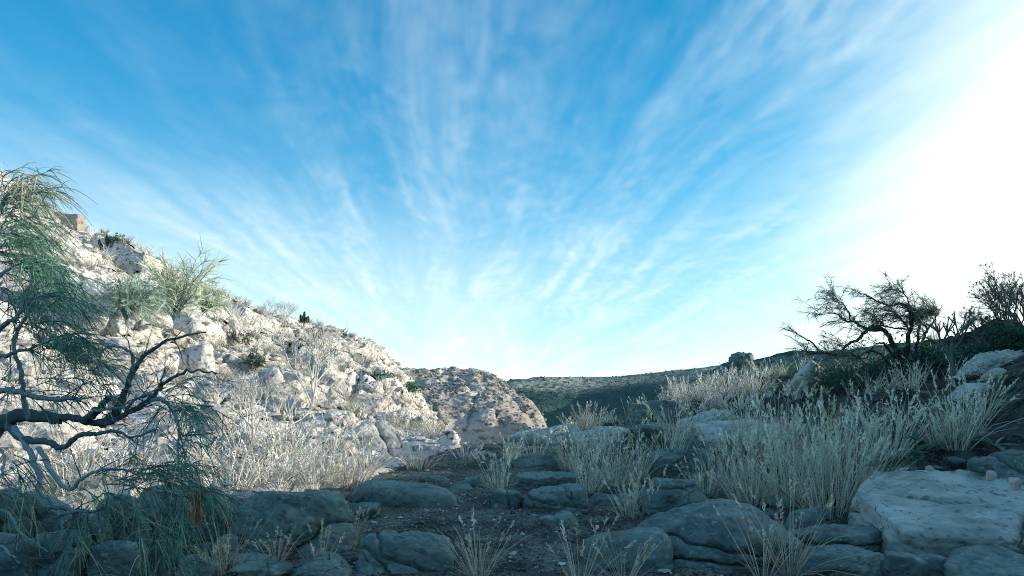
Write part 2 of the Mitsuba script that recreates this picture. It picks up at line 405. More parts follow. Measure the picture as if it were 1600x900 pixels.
def rotz(a):
    return np.array([[math.cos(a), -math.sin(a), 0], [math.sin(a), math.cos(a), 0], [0, 0, 1]])
def rotx(a):
    return np.array([[1, 0, 0], [0, math.cos(a), -math.sin(a)], [0, math.sin(a), math.cos(a)]])
def roty(a):
    return np.array([[math.cos(a), 0, math.sin(a)], [0, 1, 0], [-math.sin(a), 0, math.cos(a)]])


def stone(seed, size, level=4, planes=17, p=19, rough=.085, flat=None, cracks=(), fine=.022, strata=0, dlo=.70):
    """A weathered boulder: a rounded polytope with worn faces, split by cracks. cracks: (normal, offset, width) in units of the half size."""
    rng = np.random.default_rng(seed)
    u, f = ico(level)
    n = rng.normal(size=(planes, 3)); n /= np.linalg.norm(n, axis=1, keepdims=True)
    dd = rng.uniform(dlo, 1.05, planes)
    n = np.vstack([n, np.eye(3), -np.eye(3)]); dd = np.concatenate([dd, rng.uniform(.85, 1.05, 6)])
    if flat:
        dd[planes + 2] = flat
    s = (np.maximum(u @ n.T, 0) / dd) ** p
    v = u * (s.sum(1) ** (-1 / p))[:, None]
    v /= np.abs(v).max(0)
    half = np.array(size) / 2
    q = v * half
    m = float(np.cbrt(np.prod(half)))
    o = rng.uniform(0, 50, 3)
    nrm = v / half; nrm /= np.linalg.norm(nrm, axis=1, keepdims=True)
    big = meshkit.fbm(q / m * 1.1 + o, 3, seed % 97) - .5
    ridg = np.abs(meshkit.fbm(q / m * 2.0 + o + 9, 3, seed % 89) - .5)
    sm = meshkit.fbm(q / m * 6 + o + 20, 4, seed % 83) - .5
    disp = m * (rough * 2.4 * big - rough * 1.5 * np.maximum(.07 - ridg, 0) * 6 + fine * 4 * sm)
    lay = meshkit.fbm(q / m * np.array([1.1, 1.1, 1.6]) + o + 33, 3, seed % 61) * 7
    disp += m * .024 * (np.floor(lay) + sstep(.78, 1.0, lay - np.floor(lay)) - 3.5) * min(1, rough / .085)      # faces chipped into flat steps
    if strata:
        t = q[:, 2] / m * strata + big * 2
        disp += m * .10 * (np.abs((t % 1) - .5) - .25)
    for nn, off, w in cracks:
        nn = np.array(nn, float) / np.linalg.norm(nn)
        t = v @ nn - off + (meshkit.fbm(v * 1.7 + o, 4, 7) - .5) * .5
        disp -= m * (.16 * np.exp(-(t / w) ** 2) + .05 * np.exp(-(t / (w * 3.5)) ** 2))
    return q + nrm * disp[:, None], f


def rock(name, label, box, Y, bsdf='dark_rock', depth=.8, level=4, yaw=0., pitch=0., roll=0., sink=.35, cat='rock', group=None, stack=False, grow=1.06, **kw):
    """A stone that fills that box of the photograph at that distance, bedded in the ground beneath it."""
    x0, y0, x1, y1 = box
    level = min(level, 6 if x1 - x0 > 195 and Y < 8 else 5 if x1 - x0 > 84 else 4)
    cxp = (x0 + x1) / 2
    top, bot = at(cxp, y0, Y)[2], at(cxp, y1, Y)[2]
    w = (x1 - x0) / FOC * Y * grow
    c = at(cxp, (y0 + y1) / 2, Y)
    if not stack:
        bot = min(bot, float(gz(c[0], c[1])) - .06)
    h = (top - bot) * (1 + sink * .5)
    seed = int(abs(x0 * 7 + y0 * 13 + x1 * 3)) % 9973
    v, f = stone(seed, (w, w * depth, h), level, **kw)
    v = v @ (rotz(yaw) @ rotx(pitch) @ roty(roll)).T
    v = v + np.array([c[0], Y, 0])
    v[:, 2] += top - v[:, 2].max()
    key = thing(name, label, cat, group)
    scene[key] = ply((v, f), bsdf, True)
    return key


R = math.radians
# ------------------------------------------------------------------ rocks of the stream bed (all in the shade)
rock('boulder', 'big rounded dark boulder with a diagonal crack, left of the gravel', (350, 768, 552, 892), 6.3, level=6, depth=.75, cracks=(((.8, -.3, -.45), .50, .020),), planes=12, p=14, rough=.07, dlo=.8, roll=R(5), sink=.6)
rock('boulder', 'low wedge boulder sloping right, at the bottom edge beside the gravel', (540, 830, 708, 925), 5.7, level=6, depth=.8, cracks=(((.3, .4, 1), .25, .022), ((1, .2, .2), -.30, .02)), roll=R(9), planes=8, p=9)
rock('boulder', 'long smooth whaleback boulder across the head of the gravel', (562, 752, 748, 803), 8.7, level=6, depth=.5, roll=R(5), planes=6, p=5, rough=.03, fine=.008, cracks=(((1, .2, .3), .70, .03),))
rock('block', 'flat topped cracked block, right of the whaleback boulder', (818, 757, 916, 812), 8.2, level=5, depth=.9, flat=.7, cracks=(((1, .3, .3), .45, .05), ((.2, 0, 1), .35, .03)), p=13)
rock('block', 'squat dark block wedged against the left side of the cracked block', (770, 762, 824, 812), 8.4, level=5, depth=1.0, flat=.75, cracks=(((1, 0, .2), -.1, .05),))
rock('block', 'small split block in front of the cracked block', (845, 800, 910, 830), 7.4, level=5, depth=.7, cracks=(((1, 0, .1), -.3, .07),))
rock('rock', 'dark rock in grass right of the cracked block', (915, 772, 975, 800), 8.6)
rock('rock', 'peaked dark stone behind the whaleback boulder', (655, 742, 708, 770), 10.6)
rock('rock', 'rounded dark stone behind the right end of the whaleback', (698, 756, 742, 778), 9.8)
rock('rock', 'dark humped stone between the whaleback and the grass tuft', (722, 742, 770, 776), 10.2)
rock('rock', 'broad flat rock just behind the cracked block', (800, 738, 905, 770), 10.2, level=5, flat=.7)
rock('rock', 'flat dark stone at the foot of the sunlit boulder', (708, 704, 774, 738), 14, flat=.7)
rock('rock', 'dark stone in the middle of the stream bed far end', (765, 715, 812, 742), 13.2)
rock('rock', 'low rock in front of the pale domed boulder', (800, 708, 880, 738), 12.6, flat=.8)
rock('rock', 'dark humped stone on the shadow line by the hillside foot', (600, 735, 660, 758), 11.6)
rock('rock', 'flat slabby stone left of the gravel, behind the wedge boulder', (545, 786, 592, 814), 7.6, flat=.7)
rock('boulder', 'grey boulder with sunlit rim behind the big rounded boulder', (462, 766, 556, 815), 7.9, level=5, depth=.7, roll=R(8))
rock('rock', 'flat plate of dark rock under the big rounded boulder', (362, 866, 432, 892), 5.5, flat=.6, level=5)
rock('rock', 'cracked dark plate at the bottom edge below the big boulder', (372, 880, 455, 915), 5.25, flat=.6, level=5, cracks=(((1, .3, 0), .1, .04),))
rock('rock', 'dark rock at the bottom edge left of the wedge boulder', (455, 868, 548, 918), 5.3, level=5)
rock('boulder', 'pale domed boulder with a sunlit patch on the lip of the bed', (800, 660, 912, 716), 15.2, 'slab_rock', level=6, depth=.7, roll=R(-12), cracks=(((.6, 0, 1), .3, .03), ((1, .2, -.6), .4, .03)))
rock('boulder', 'long grey boulder right of the pale domed boulder', (893, 665, 992, 712), 14.6, 'slab_rock', level=5, depth=.6, p=7)
rock('boulder', 'big smooth boulder at the bottom edge, split by a long crack', (985, 788, 1228, 925), 6.1, level=6, depth=.7, planes=8, p=7, rough=.035, cracks=(((.35, .2, 1), .30, .018), ((.3, .5, 1), -.25, .018)), roll=R(-4), sink=.5)
rock('boulder', 'dome shaped boulder left of the big smooth boulder', (918, 826, 1052, 925), 5.75, level=6, depth=.9, planes=6, p=5, rough=.03, roll=R(-6))
rock('boulder', 'dark undercut block with a pale top, in grass right of the gravel', (1000, 748, 1106, 822), 7.7, level=5, depth=.8, flat=.62, p=16, cracks=(((0, .1, 1), .5, .03),))
rock('boulder', 'rounded boulder split in two, above the undercut block', (1010, 702, 1068, 754), 10.4, level=5)
rock('boulder', 'right half of the split boulder above the undercut block', (1058, 700, 1118, 752), 10.6, level=5)
rock('boulder', 'broad layered slab on the bank, behind the tall grass', (1084, 655, 1218, 708), 12.4, 'slab_rock', level=5, flat=.6, roll=R(-5), strata=3)
rock('boulder', 'steep striped rock leaning left of the broad layered slab', (1055, 638, 1150, 690), 13.6, 'slab_rock', level=5, strata=5, roll=R(-22))
rock('rock', 'brown angular rock at the left end of the bank crest', (978, 630, 1018, 672), 15.4, level=4)
rock('rock', 'brown block with a flat top on the bank crest', (1008, 624, 1066, 668), 15.8, level=5, flat=.7)
rock('rock', 'dark rock tucked under the brown block', (984, 660, 1052, 696), 14.4, level=5)
rock('rock', 'greenish dark rock half hidden in grass below the striped rock', (1040, 684, 1098, 712), 12)
# the flat slab and what lies about it
rock('slab', 'great flat topped pale slab with pitted surface, lower right', (1350, 751, 1760, 866), 6.25, 'slab_rock', level=6, depth=.74, flat=.70, p=40, pitch=R(9), yaw=R(-6), planes=9, rough=.035, fine=.03, dlo=1.0, cracks=(((1, -.55, .2), .35, .018), ((.5, 1, .2), -.2, .012)), grow=1.0, sink=.1)
rock('rock', 'left rounded stone beneath the great flat slab', (1384, 862, 1440, 896), 5.15, level=5)
rock('rock', 'right rounded stone beneath the great flat slab', (1428, 864, 1478, 894), 5.2, level=5)
rock('rock', 'dark rock in the bottom right corner below the slab', (1470, 862, 1640, 940), 5.0, level=5, roll=R(-10))
rock('boulder', 'dark ledge rock with a crack, left of the great slab', (1236, 820, 1388, 870), 5.95, level=5, flat=.6, depth=.6, cracks=(((.1, 0, 1), -.1, .03),))
rock('boulder', 'lower dark rock at the bottom edge left of the slab', (1232, 858, 1395, 925), 5.45, level=5, flat=.6, depth=.6)
rock('rock', 'dark tilted rock between the big smooth boulder and the tall grass', (1235, 790, 1292, 830), 6.7, roll=R(-20))
rock('rock', 'rough grey rock on the far right of the great slab', (1540, 704, 1660, 754), 6.9, level=5, cracks=(((1, 0, .3), -.3, .03),))
rock('rock', 'small flat grey stone at the back edge of the great slab', (1516, 716, 1548, 736), 6.9, stack=True)
rock('stone', 'small white stone beside the rough grey rock', (1543, 735, 1557, 750), 6.35, 'white_stone', stack=True)
rock('stone', 'tan broken stone at the right edge of the great slab', (1580, 746, 1596, 764), 6.0, 'white_stone', stack=True)
rock('stone', 'tiny pale stone at the back edge of the great slab', (1448, 727, 1458, 735), 6.6, 'white_stone', stack=True)
# the bank top on the right
rock('ledge', 'rugged grey overhanging ledge at the right edge of the bank', (1496, 545, 1616, 592), 12.6, 'slab_rock', level=6, depth=.8, rough=.16, roll=R(-9), stack=True, fine=.05, planes=22, p=16)
rock('rock', 'knobbly grey rock under the overhanging ledge', (1542, 574, 1582, 612), 11.6, 'slab_rock', level=5, rough=.08, fine=.03)
rock('rock', 'dark outcrop against the right edge below the ledge', (1566, 590, 1680, 700), 9.6, level=6, rough=.09, fine=.03, planes=18)
rock('rock', 'grey rock shelf among the grasses under the ledge', (1495, 598, 1560, 640), 11.2, 'slab_rock', level=5, rough=.08)
rock('pinnacle', 'dark rock pinnacle standing on the bank skyline', (1136, 549, 1180, 612), 24, 'dark_rock', level=5, depth=.9, rough=.16, fine=.05, planes=16, p=8, roll=R(10))
rock('rock', 'low dark rock left of the pinnacle', (1116, 572, 1146, 602), 24, level=4)
rock('slab', 'pale slab tilted steeply on the bank below the leaning tree', (1248, 562, 1284, 622), 16.5, 'slab_rock', level=5, roll=R(38), depth=.9, flat=.4)
# the dark broken ledge under the leaning tree, lower left
rock('boulder', 'large dark boulder behind the hanging needles', (222, 758, 345, 848), 6.5, level=5, flat=.75)
for i, (b, Y, l) in enumerate((((-30, 765, 48, 842), 5.7, 'dark cracked boulder at the left edge'), ((36, 768, 118, 838), 5.9, 'squarish dark boulder second from the left edge'),
                               ((-20, 832, 62, 910), 5.2, 'dark boulder in the bottom left corner'), ((50, 830, 132, 912), 5.3, 'dark boulder split by a Y shaped crack near the bottom left corner'),
                               ((118, 800, 170, 890), 5.6, 'narrow dark boulder right of the cracked corner boulders'), ((150, 775, 232, 850), 6.0, 'dark boulder hidden behind the needle curtain'),
                               ((140, 850, 225, 915), 5.3, 'dark low boulder at the bottom edge behind the grass tuft'), ((228, 840, 298, 890), 5.6, 'bluish angular boulder under the hanging needles'),
                               ((286, 846, 336, 880), 5.7, 'small squared boulder right of the bluish angular one'), ((278, 870, 340, 918), 5.2, 'bluish rounded boulder at the bottom edge'),
                               ((322, 776, 362, 860), 6.2, 'dark narrow rock left of the big rounded boulder'), ((336, 835, 372, 905), 5.6, 'dark sliver of rock under the big rounded boulder'))):
    rock('boulder', l, b, Y, level=5, planes=10, p=12, cracks=(((1, .2, .6), .1, .03), ((-.5, .2, 1), .1, .03)) if i in (0, 3, 1) else ())
rock('stone', 'flat sunlit stone lying right of the needle curtain', (298, 746, 326, 758), 8.0, 'pale_rock', flat=.6)
rock('stone', 'second sunlit stone on the shadow line', (322, 752, 348, 768), 7.9, 'pale_rock')
rock('stone', 'sunlit stone on the left shoulder of the big boulder', (366, 766, 400, 790), 6.9, 'pale_rock', flat=.6)
# ------------------------------------------------------------------ rocks of the sunlit hillside
PALE = (('tall smooth pale boulder at the foot of the hillside', (556, 655, 634, 762), 13.2, 5), ('sunlit white boulder with a shaded left side at the canyon lip', (674, 672, 722, 738), 15.3, 5),
        ('smaller sunlit boulder right of the white boulder', (704, 690, 736, 722), 16.2, 4), ('large rounded pale boulder left of the tall smooth one', (488, 690, 560, 760), 12.2, 5),
        ('pale rock with dark left face, halfway up the hillside', (398, 570, 444, 615), None, 5), ('pale roof slab over a dark gap beside the dark faced rock', (424, 574, 474, 594), None, 5),
        ('pale sloping slab below the roof slab', (412, 594, 476, 640), None, 5), ('pale wedge shaped rock right of the bare shrub', (468, 606, 508, 628), None, 5),
        ('small squared pale rock below the bare shrub', (446, 622, 484, 642), None, 4), ('thin dark edged slab left of the stacked slabs', (388, 604, 420, 622), None, 4),
        ('broad smooth pale slab in the middle of the hillside', (258, 535, 338, 650), 20, 5), ('smooth grey pale slab behind the forked limb', (196, 548, 276, 630), 18.5, 5),
        ('huge rounded pale dome high on the left hillside', (62, 420, 196, 545), 21, 6), ('pale rock left of the dome, behind the tree foliage', (-20, 480, 80, 600), 17, 5),
        ('pale block on the slope below the dome', (150, 500, 215, 545), 21, 5), ('pale rock shelf under the feathery shrub', (190, 478, 262, 505), None, 5),
        ('low pale boulder in grass at the hillside foot', (326, 702, 368, 730), 10.5, 5), ('pale rock peeping over lower hillside grass', (596, 640, 640, 670), None, 5),
        ('pale angular rock near the canyon edge', (640, 650, 672, 680), None, 4), ('pale shelf rock above the tall smooth boulder', (545, 615, 600, 648), None, 5),
        ('pale rock under the green succulent bushes', (560, 590, 612, 610), None, 5), ('pale leaning rock in the middle of lower hillside', (505, 640, 552, 672), None, 5),
        ('reddish pale rocks crest boulder below the cactus', (456, 514, 476, 530), None, 4), ('pale boulder on the crest right of the cactus', (482, 512, 498, 526), None, 4),
        ('pale rock high on the slope above the roof slab', (345, 500, 378, 520), None, 4), ('pale slab with dark crevice below the crest', (96, 388, 150, 418), None, 5))
for i, (l, b, Y, lev) in enumerate(PALE):
    if Y is None:
        Y = hit((b[0] + b[2]) / 2, b[3] - (b[3] - b[1]) * .25)[1]
    rock('boulder', l, b, Y, 'pale_rock', level=lev, depth=.85, planes=14, p=19 if i > 3 else 9, rough=.03 if 'smooth' in l or 'dome' in l else .08, fine=.01 if 'smooth' in l or 'dome' in l else .025, roll=R((-12, 8, 5, -6, 14)[i % 5]), yaw=R(37 * i), cracks=(((1, .3, .2), .25, .03),) if i % 2 == 0 else (), sink=.6)
rock('block', 'squared brown rock block standing on the left skyline', (94, 333, 130, 366), 34, 'brown_rock', level=5, p=16, planes=9, dlo=.9, flat=.85, depth=.9, rough=.16, fine=.06, roll=R(4))


# small loose stones: gravel of the bed, rubble of the hillside
def pebbles(seed, pts, sizes, flatten=.7):
    rng = np.random.default_rng(seed)
    u, f = ico(0)
    n = len(pts)
    v = u[None] * rng.uniform(.6, 1.15, (n, len(u), 1)) * sizes[:, None, None] * np.stack([rng.uniform(.7, 1.4, n), rng.uniform(.7, 1.4, n), rng.uniform(.5, 1, n) * flatten], -1)[:, None]
    a = rng.uniform(0, 6.28, n)
    x = v[..., 0] * np.cos(a)[:, None] - v[..., 1] * np.sin(a)[:, None]
    y = v[..., 0] * np.sin(a)[:, None] + v[..., 1] * np.cos(a)[:, None]
    v = np.stack([x, y, v[..., 2]], -1) + pts[:, None]
    return v.reshape(-1, 3), (f[None] + (np.arange(n) * len(u))[:, None, None]).reshape(-1, 3)


def stuff(key, mesh, bsdf, label, cat, color=None, smooth=False):
    scene[key] = ply(mesh, bsdf, smooth, color=color)
    labels[key] = {'kind': 'stuff', 'label': label, 'category': cat}


rng = np.random.default_rng(5)
n = 10000
y = 4.6 + 9 * rng.random(n) ** 1.7
x = rng.uniform(-2.6, 2.6, n) * (.55 + .45 * rng.random(n))
keep = (x > left_foot(y) - .6) & (x < right_foot(y) + .5)
x, y = x[keep], y[keep]
s = .006 + .016 * rng.random(len(x)) ** 3 + .035 * (rng.random(len(x)) < .03) * rng.random(len(x))
v, f = pebbles(6, np.stack([x, y, gz(x, y) + s * .25], -1), s)
tone = np.where(rng.random(len(x)) < .16, rng.uniform(.35, .7, len(x)), rng.uniform(.05, .2, len(x)))
col = np.repeat(tone[:, None] * np.array([[.75, 1.0, .98]]), 12, 0)
stuff('gravel', (v, f), 'tinted', 'dark gravel with pale flecks in the dry stream bed', 'gravel', col)
n = 7000
y = 8 + 55 * rng.random(n) ** 1.5
x = left_foot(y) - 24 * rng.random(n) ** 1.3 * (.3 + y / 60)
keep = (N2(x, y, .18, 61, 3) + rng.uniform(-.1, .1, n) > -.03) & (x > -34)
x, y = x[keep], y[keep]
s = (.05 + .22 * rng.random(len(x)) ** 4) * (.8 + y / 50)
v, f = pebbles(7, np.stack([x, y, gz(x, y) + s * .1], -1), s)
tone = rng.uniform(.34, .62, len(x))
stuff('rubble', (v, f), 'tinted', 'loose pale rubble strewn over the sunlit hillside', 'rubble', np.repeat(tone[:, None] * np.array([[1.0, .985, .97]]), 12, 0))
n = 1800
y = 6 + 20 * rng.random(n)
x = right_foot(y) + 9 * rng.random(n) ** 1.4
s = .02 + .10 * rng.random(n) ** 3
v, f = pebbles(8, np.stack([x, y, gz(x, y) + s * .2], -1), s)
tone = rng.uniform(.10, .28, n)
stuff('bank_stones', (v, f), 'tinted', 'small dark stones scattered over the grassy bank', 'stones', np.repeat(tone[:, None] * np.array([[.55, 1.0, 1.0]]), 12, 0))


# ------------------------------------------------------------------ plant builders
class MB:
    """Collects ribbons and tubes of one mesh, with a colour per vertex."""
    def __init__(self):
        self.v, self.f, self.c, self.n = [], [], [], 0

    def add(self, v, f, c):
        self.v.append(v); self.f.append(f + self.n); self.c.append(np.broadcast_to(c, (len(v), 3))); self.n += len(v)

    def ribbons(self, P, W, col, rng, side=None):
        """P (n, k, 3) centre lines, W (n, k) or (k,) widths, col (n, 3) or (3,)."""
        n, k, _ = P.shape
        if n == 0:
            return
        W = np.broadcast_to(W, (n, k))
        if side is None:
            t = P[:, -1] - P[:, 0]
            side = np.cross(t, rng.normal(size=(n, 3)))
            side /= np.linalg.norm(side, axis=1, keepdims=True) + 1e-9
        o = side[:, None] * W[..., None] / 2
        v = np.stack([P - o, P + o], 2).reshape(n, 2 * k, 3)
        i = np.arange(k - 1) * 2
        q = np.stack([i, i + 1, i + 3, i + 2], -1)
        f = np.vstack([q[:, [0, 1, 2]], q[:, [0, 2, 3]]])
        f = (f[None] + (np.arange(n) * 2 * k)[:, None, None]).reshape(-1, 3)
        self.add(v.reshape(-1, 3), f, np.repeat(np.broadcast_to(col, (n, 3)), 2 * k, 0))

    def tube(self, p, r, col, sides=6):
        p = np.asarray(p, float); r = np.broadcast_to(r, (len(p),))
        t = np.gradient(p, axis=0); t /= np.linalg.norm(t, axis=1, keepdims=True) + 1e-12
        a = np.cross(t, [.31, .17, .93]); a /= np.linalg.norm(a, axis=1, keepdims=True) + 1e-12
        b = np.cross(t, a); g = np.arange(sides) * 2 * np.pi / sides
        v = p[:, None] + r[:, None, None] * (np.cos(g)[None, :, None] * a[:, None] + np.sin(g)[None, :, None] * b[:, None])
        i, j = np.meshgrid(np.arange(len(p) - 1), np.arange(sides), indexing='ij')
        q = np.stack([i * sides + j, i * sides + (j + 1) % sides, (i + 1) * sides + (j + 1) % sides, (i + 1) * sides + j], -1).reshape(-1, 4)
        cap = np.array([[len(p) * sides - sides + k, len(p) * sides - sides + (k + 1) % sides, len(p) * sides - sides] for k in range(1, sides - 1)])
        self.add(v.reshape(-1, 3), np.vstack([q[:, [0, 1, 2]], q[:, [0, 2, 3]], cap]), col)

    def shape(self, bsdf, smooth=False, at=None, **kw):
        v, f, c = np.vstack(self.v), np.vstack(self.f), np.vstack(self.c)
        if at is not None:
            v = v + np.asarray(at)
        return ply((v, f), bsdf, smooth, color=c, **kw)


STRAW, GREYSTRAW, PALE = np.array([.50, .48, .40]), np.array([.50, .56, .49]), np.array([.66, .64, .60])
NEEDLE, LEAF, BARK = np.array([.10, .24, .19]), np.array([.06, .16, .125]), np.array([.10, .17, .19])


def blades(mb, rng, n, r, h, lean, droop, width, col, seg=4, wind=(0, 0), base=None, vary=.22):
    """A bunch of grass blades from a disc of radius r; returns their lines."""
    a, q = rng.uniform(0, 6.283, n), np.sqrt(rng.random(n))
    b = np.stack([np.cos(a) * q * r, np.sin(a) * q * r, np.full(n, -.02)], -1) if base is None else base
    out = np.stack([np.cos(a), np.sin(a)], -1) * (q * lean * rng.uniform(.4, 1.3, n))[:, None] + rng.normal(0, .10, (n, 2)) + np.array(wind)
    hh = h * rng.uniform(.45, 1.0, n)
    t = np.linspace(0, 1, seg + 1)
    P = np.zeros((n, seg + 1, 3))
    d = droop * rng.uniform(.2, 1.4, n) * np.where(rng.random(n) < .2, 2.6, 1)
    P[..., 2] = b[:, 2:3] + hh[:, None] * (t - .42 * d[:, None] * t ** 3)
    P[..., :2] = b[:, None, :2] + out[:, None] * hh[:, None, None] * (t + d[:, None] * t ** 2.4)[..., None]
    W = width * np.array([.9, 1.0, .85, .6, .2])[:seg + 1] if seg == 4 else width * np.linspace(1, .25, seg + 1)
    c = col * rng.uniform(1 - vary, 1 + vary, (n, 1)) * (1 + rng.normal(0, .012, (n, 3)))
    k = rng.random(n); c[k < .14] *= np.array([.74, .86, .70]); c[k > .88] *= np.array([.74, .64, .55])
    mb.ribbons(P, W, c, rng)
    return P, c


def plumes(mb, rng, P, col, length, m=9, width=.006, spread=.03):
    """Feathery seed heads along the upper ends of the stems P."""
    n = len(P)
    t = rng.random((n, m)) ** .8
    a, e = P[:, -2], P[:, -1] + (P[:, -1] - P[:, -2]) * .35
    d = e - a; L = np.linalg.norm(d, axis=1, keepdims=True) + 1e-9
    d = d / L
    s = e[:, None] - d[:, None] * (length * (1 - t))[..., None]
    ll = length * rng.uniform(.18, .38, (n, m)) * (1.15 - .5 * t)
    dirs = d[:, None] + rng.normal(0, .33, (n, m, 3)); dirs[..., 2] -= .05
    x = s + dirs * ll[..., None]
    mid = (s + x) / 2 + rng.normal(0, spread * .2, (n, m, 3))
    Q = np.stack([s, mid, x], 2).reshape(-1, 3, 3)
    mb.ribbons(Q, width * np.array([.6, 1.2, .3]), np.repeat(col, m, 0) * rng.uniform(.85, 1.2, (n * m, 1)), rng)


def tuft_mesh(seed, h, r, n, heads, col=STRAW, lean=.5, droop=.35, width=.006, wind=(0, 0), head_len=.16, head_width=.009, undergrowth=.45):
    rng = np.random.default_rng(seed)
    b, s = MB(), MB()
    blades(b, rng, int(n * undergrowth), r, h * .5, lean * 1.6, droop * 1.7, width, col * .62, wind=wind, vary=.5)
    blades(b, rng, n - int(n * undergrowth), r, h * .9, lean, droop, width, col, wind=wind, vary=.45)
    if heads:
        P, c = blades(s, rng, heads, r * .8, h, lean * .75, droop * .5, width * .9, np.minimum(col * 1.25, .72), wind=wind)
        plumes(s, rng, P, c * 1.08, head_len, m=14, width=head_width)
    return b, (s if heads else None)


def put_tuft(label, px, py, hpx, Y=None, seed=None, n=260, heads=60, rad=.16, name='grass_tuft', bsdf='straw', group=None, **kw):
    p = hit(px, py) if Y is None else at(px, py, Y)
    p[2] = max(min(p[2], gz(p[0], p[1])), gz(p[0], p[1])) if Y is None else p[2]
    h = hpx / FOC * p[1]
    b, s = tuft_mesh(seed if seed is not None else int(px * 3 + py), h, rad, n, heads, **kw)
    key = thing(name, label, 'grass', group)
    part(key, 'blades', b.shape(bsdf, at=p))
    if s:
        part(key, 'seed_heads', s.shape(bsdf, at=p))
    return key


scene['straw'] = {'type': 'principledthin', 'base_color': {'type': 'mesh_attribute', 'name': 'vertex_color'}, 'roughness': .8, 'diff_trans': .25, 'eta': 1.3}
scene['bark'] = bump({'type': 'diffuse', 'reflectance': {'type': 'mesh_attribute', 'name': 'vertex_color'}}, lambda p, n, uv: dfbm(p.x * 40, p.y * 40, p.z * 16, 3) * .012)


def spline(pts, k=6):
    """A smooth line through the points (Catmull-Rom), with a little natural wobble left in."""
    p = np.asarray(pts, float)
    p = np.vstack([2 * p[0] - p[1], p, 2 * p[-1] - p[-2]])
    out = []
    for i in range(1, len(p) - 2):
        t = np.linspace(0, 1, k, endpoint=False)[:, None]
        a, b, c_, d = p[i - 1], p[i], p[i + 1], p[i + 2]
        out.append(.5 * (2 * b + (c_ - a) * t + (2 * a - 5 * b + 4 * c_ - d) * t ** 2 + (3 * b - a - 3 * c_ + d) * t ** 3))
    return np.vstack(out + [p[-2:-1]])


def limb_points(rows):
    """rows of (px, py, metres away) -> a smooth line."""
    return spline([at(*r) for r in rows])


def spray(mb, tw, rng, base, d, length, droop, n, nl, width, col, bark=BARK, hang=.5, seg=4, r0=.004, straw_share=.04):
    """A twig that arches over, with hanging needle strands all along it."""
    d = np.asarray(d, float) / np.linalg.norm(d)
    t = np.linspace(0, 1, 7)
    L = base + d * length * t[:, None] + np.array([0, 0, -1.0]) * droop * length * (t ** 2)[:, None] + np.cumsum(rng.normal(0, .012 * length, (7, 3)), 0)
    tw.tube(L, np.linspace(r0, r0 * .35, 7), bark, 4)
    s = rng.uniform(.12, 1.0, n)
    i = np.clip((s * 6).astype(int), 0, 5); fr = s * 6 - i
    st = L[i] * (1 - fr)[:, None] + L[i + 1] * fr[:, None]
    tan = L[i + 1] - L[i]; tan /= np.linalg.norm(tan, axis=1, keepdims=True)
    dr_ = tan * rng.uniform(.3, 1.0, (n, 1)) + rng.normal(0, .38, (n, 3)); dr_ /= np.linalg.norm(dr_, axis=1, keepdims=True)
    ln = nl * rng.uniform(.5, 1.25, n)
    u = np.linspace(0, 1, seg + 1)
    P = st[:, None] + dr_[:, None] * (ln[:, None] * u)[..., None]
    P[..., 2] -= hang * ln[:, None] * u[None] ** 1.8
    c_ = col * rng.uniform(.5, 1.9, (n, 1)) * (1 + rng.normal(0, .02, (n, 3)))
    dry = rng.random(n) < straw_share
    c_[dry] = STRAW * 1.1
    mb.ribbons(P, width * np.linspace(1.0, .35, seg + 1), c_, rng)
    return L


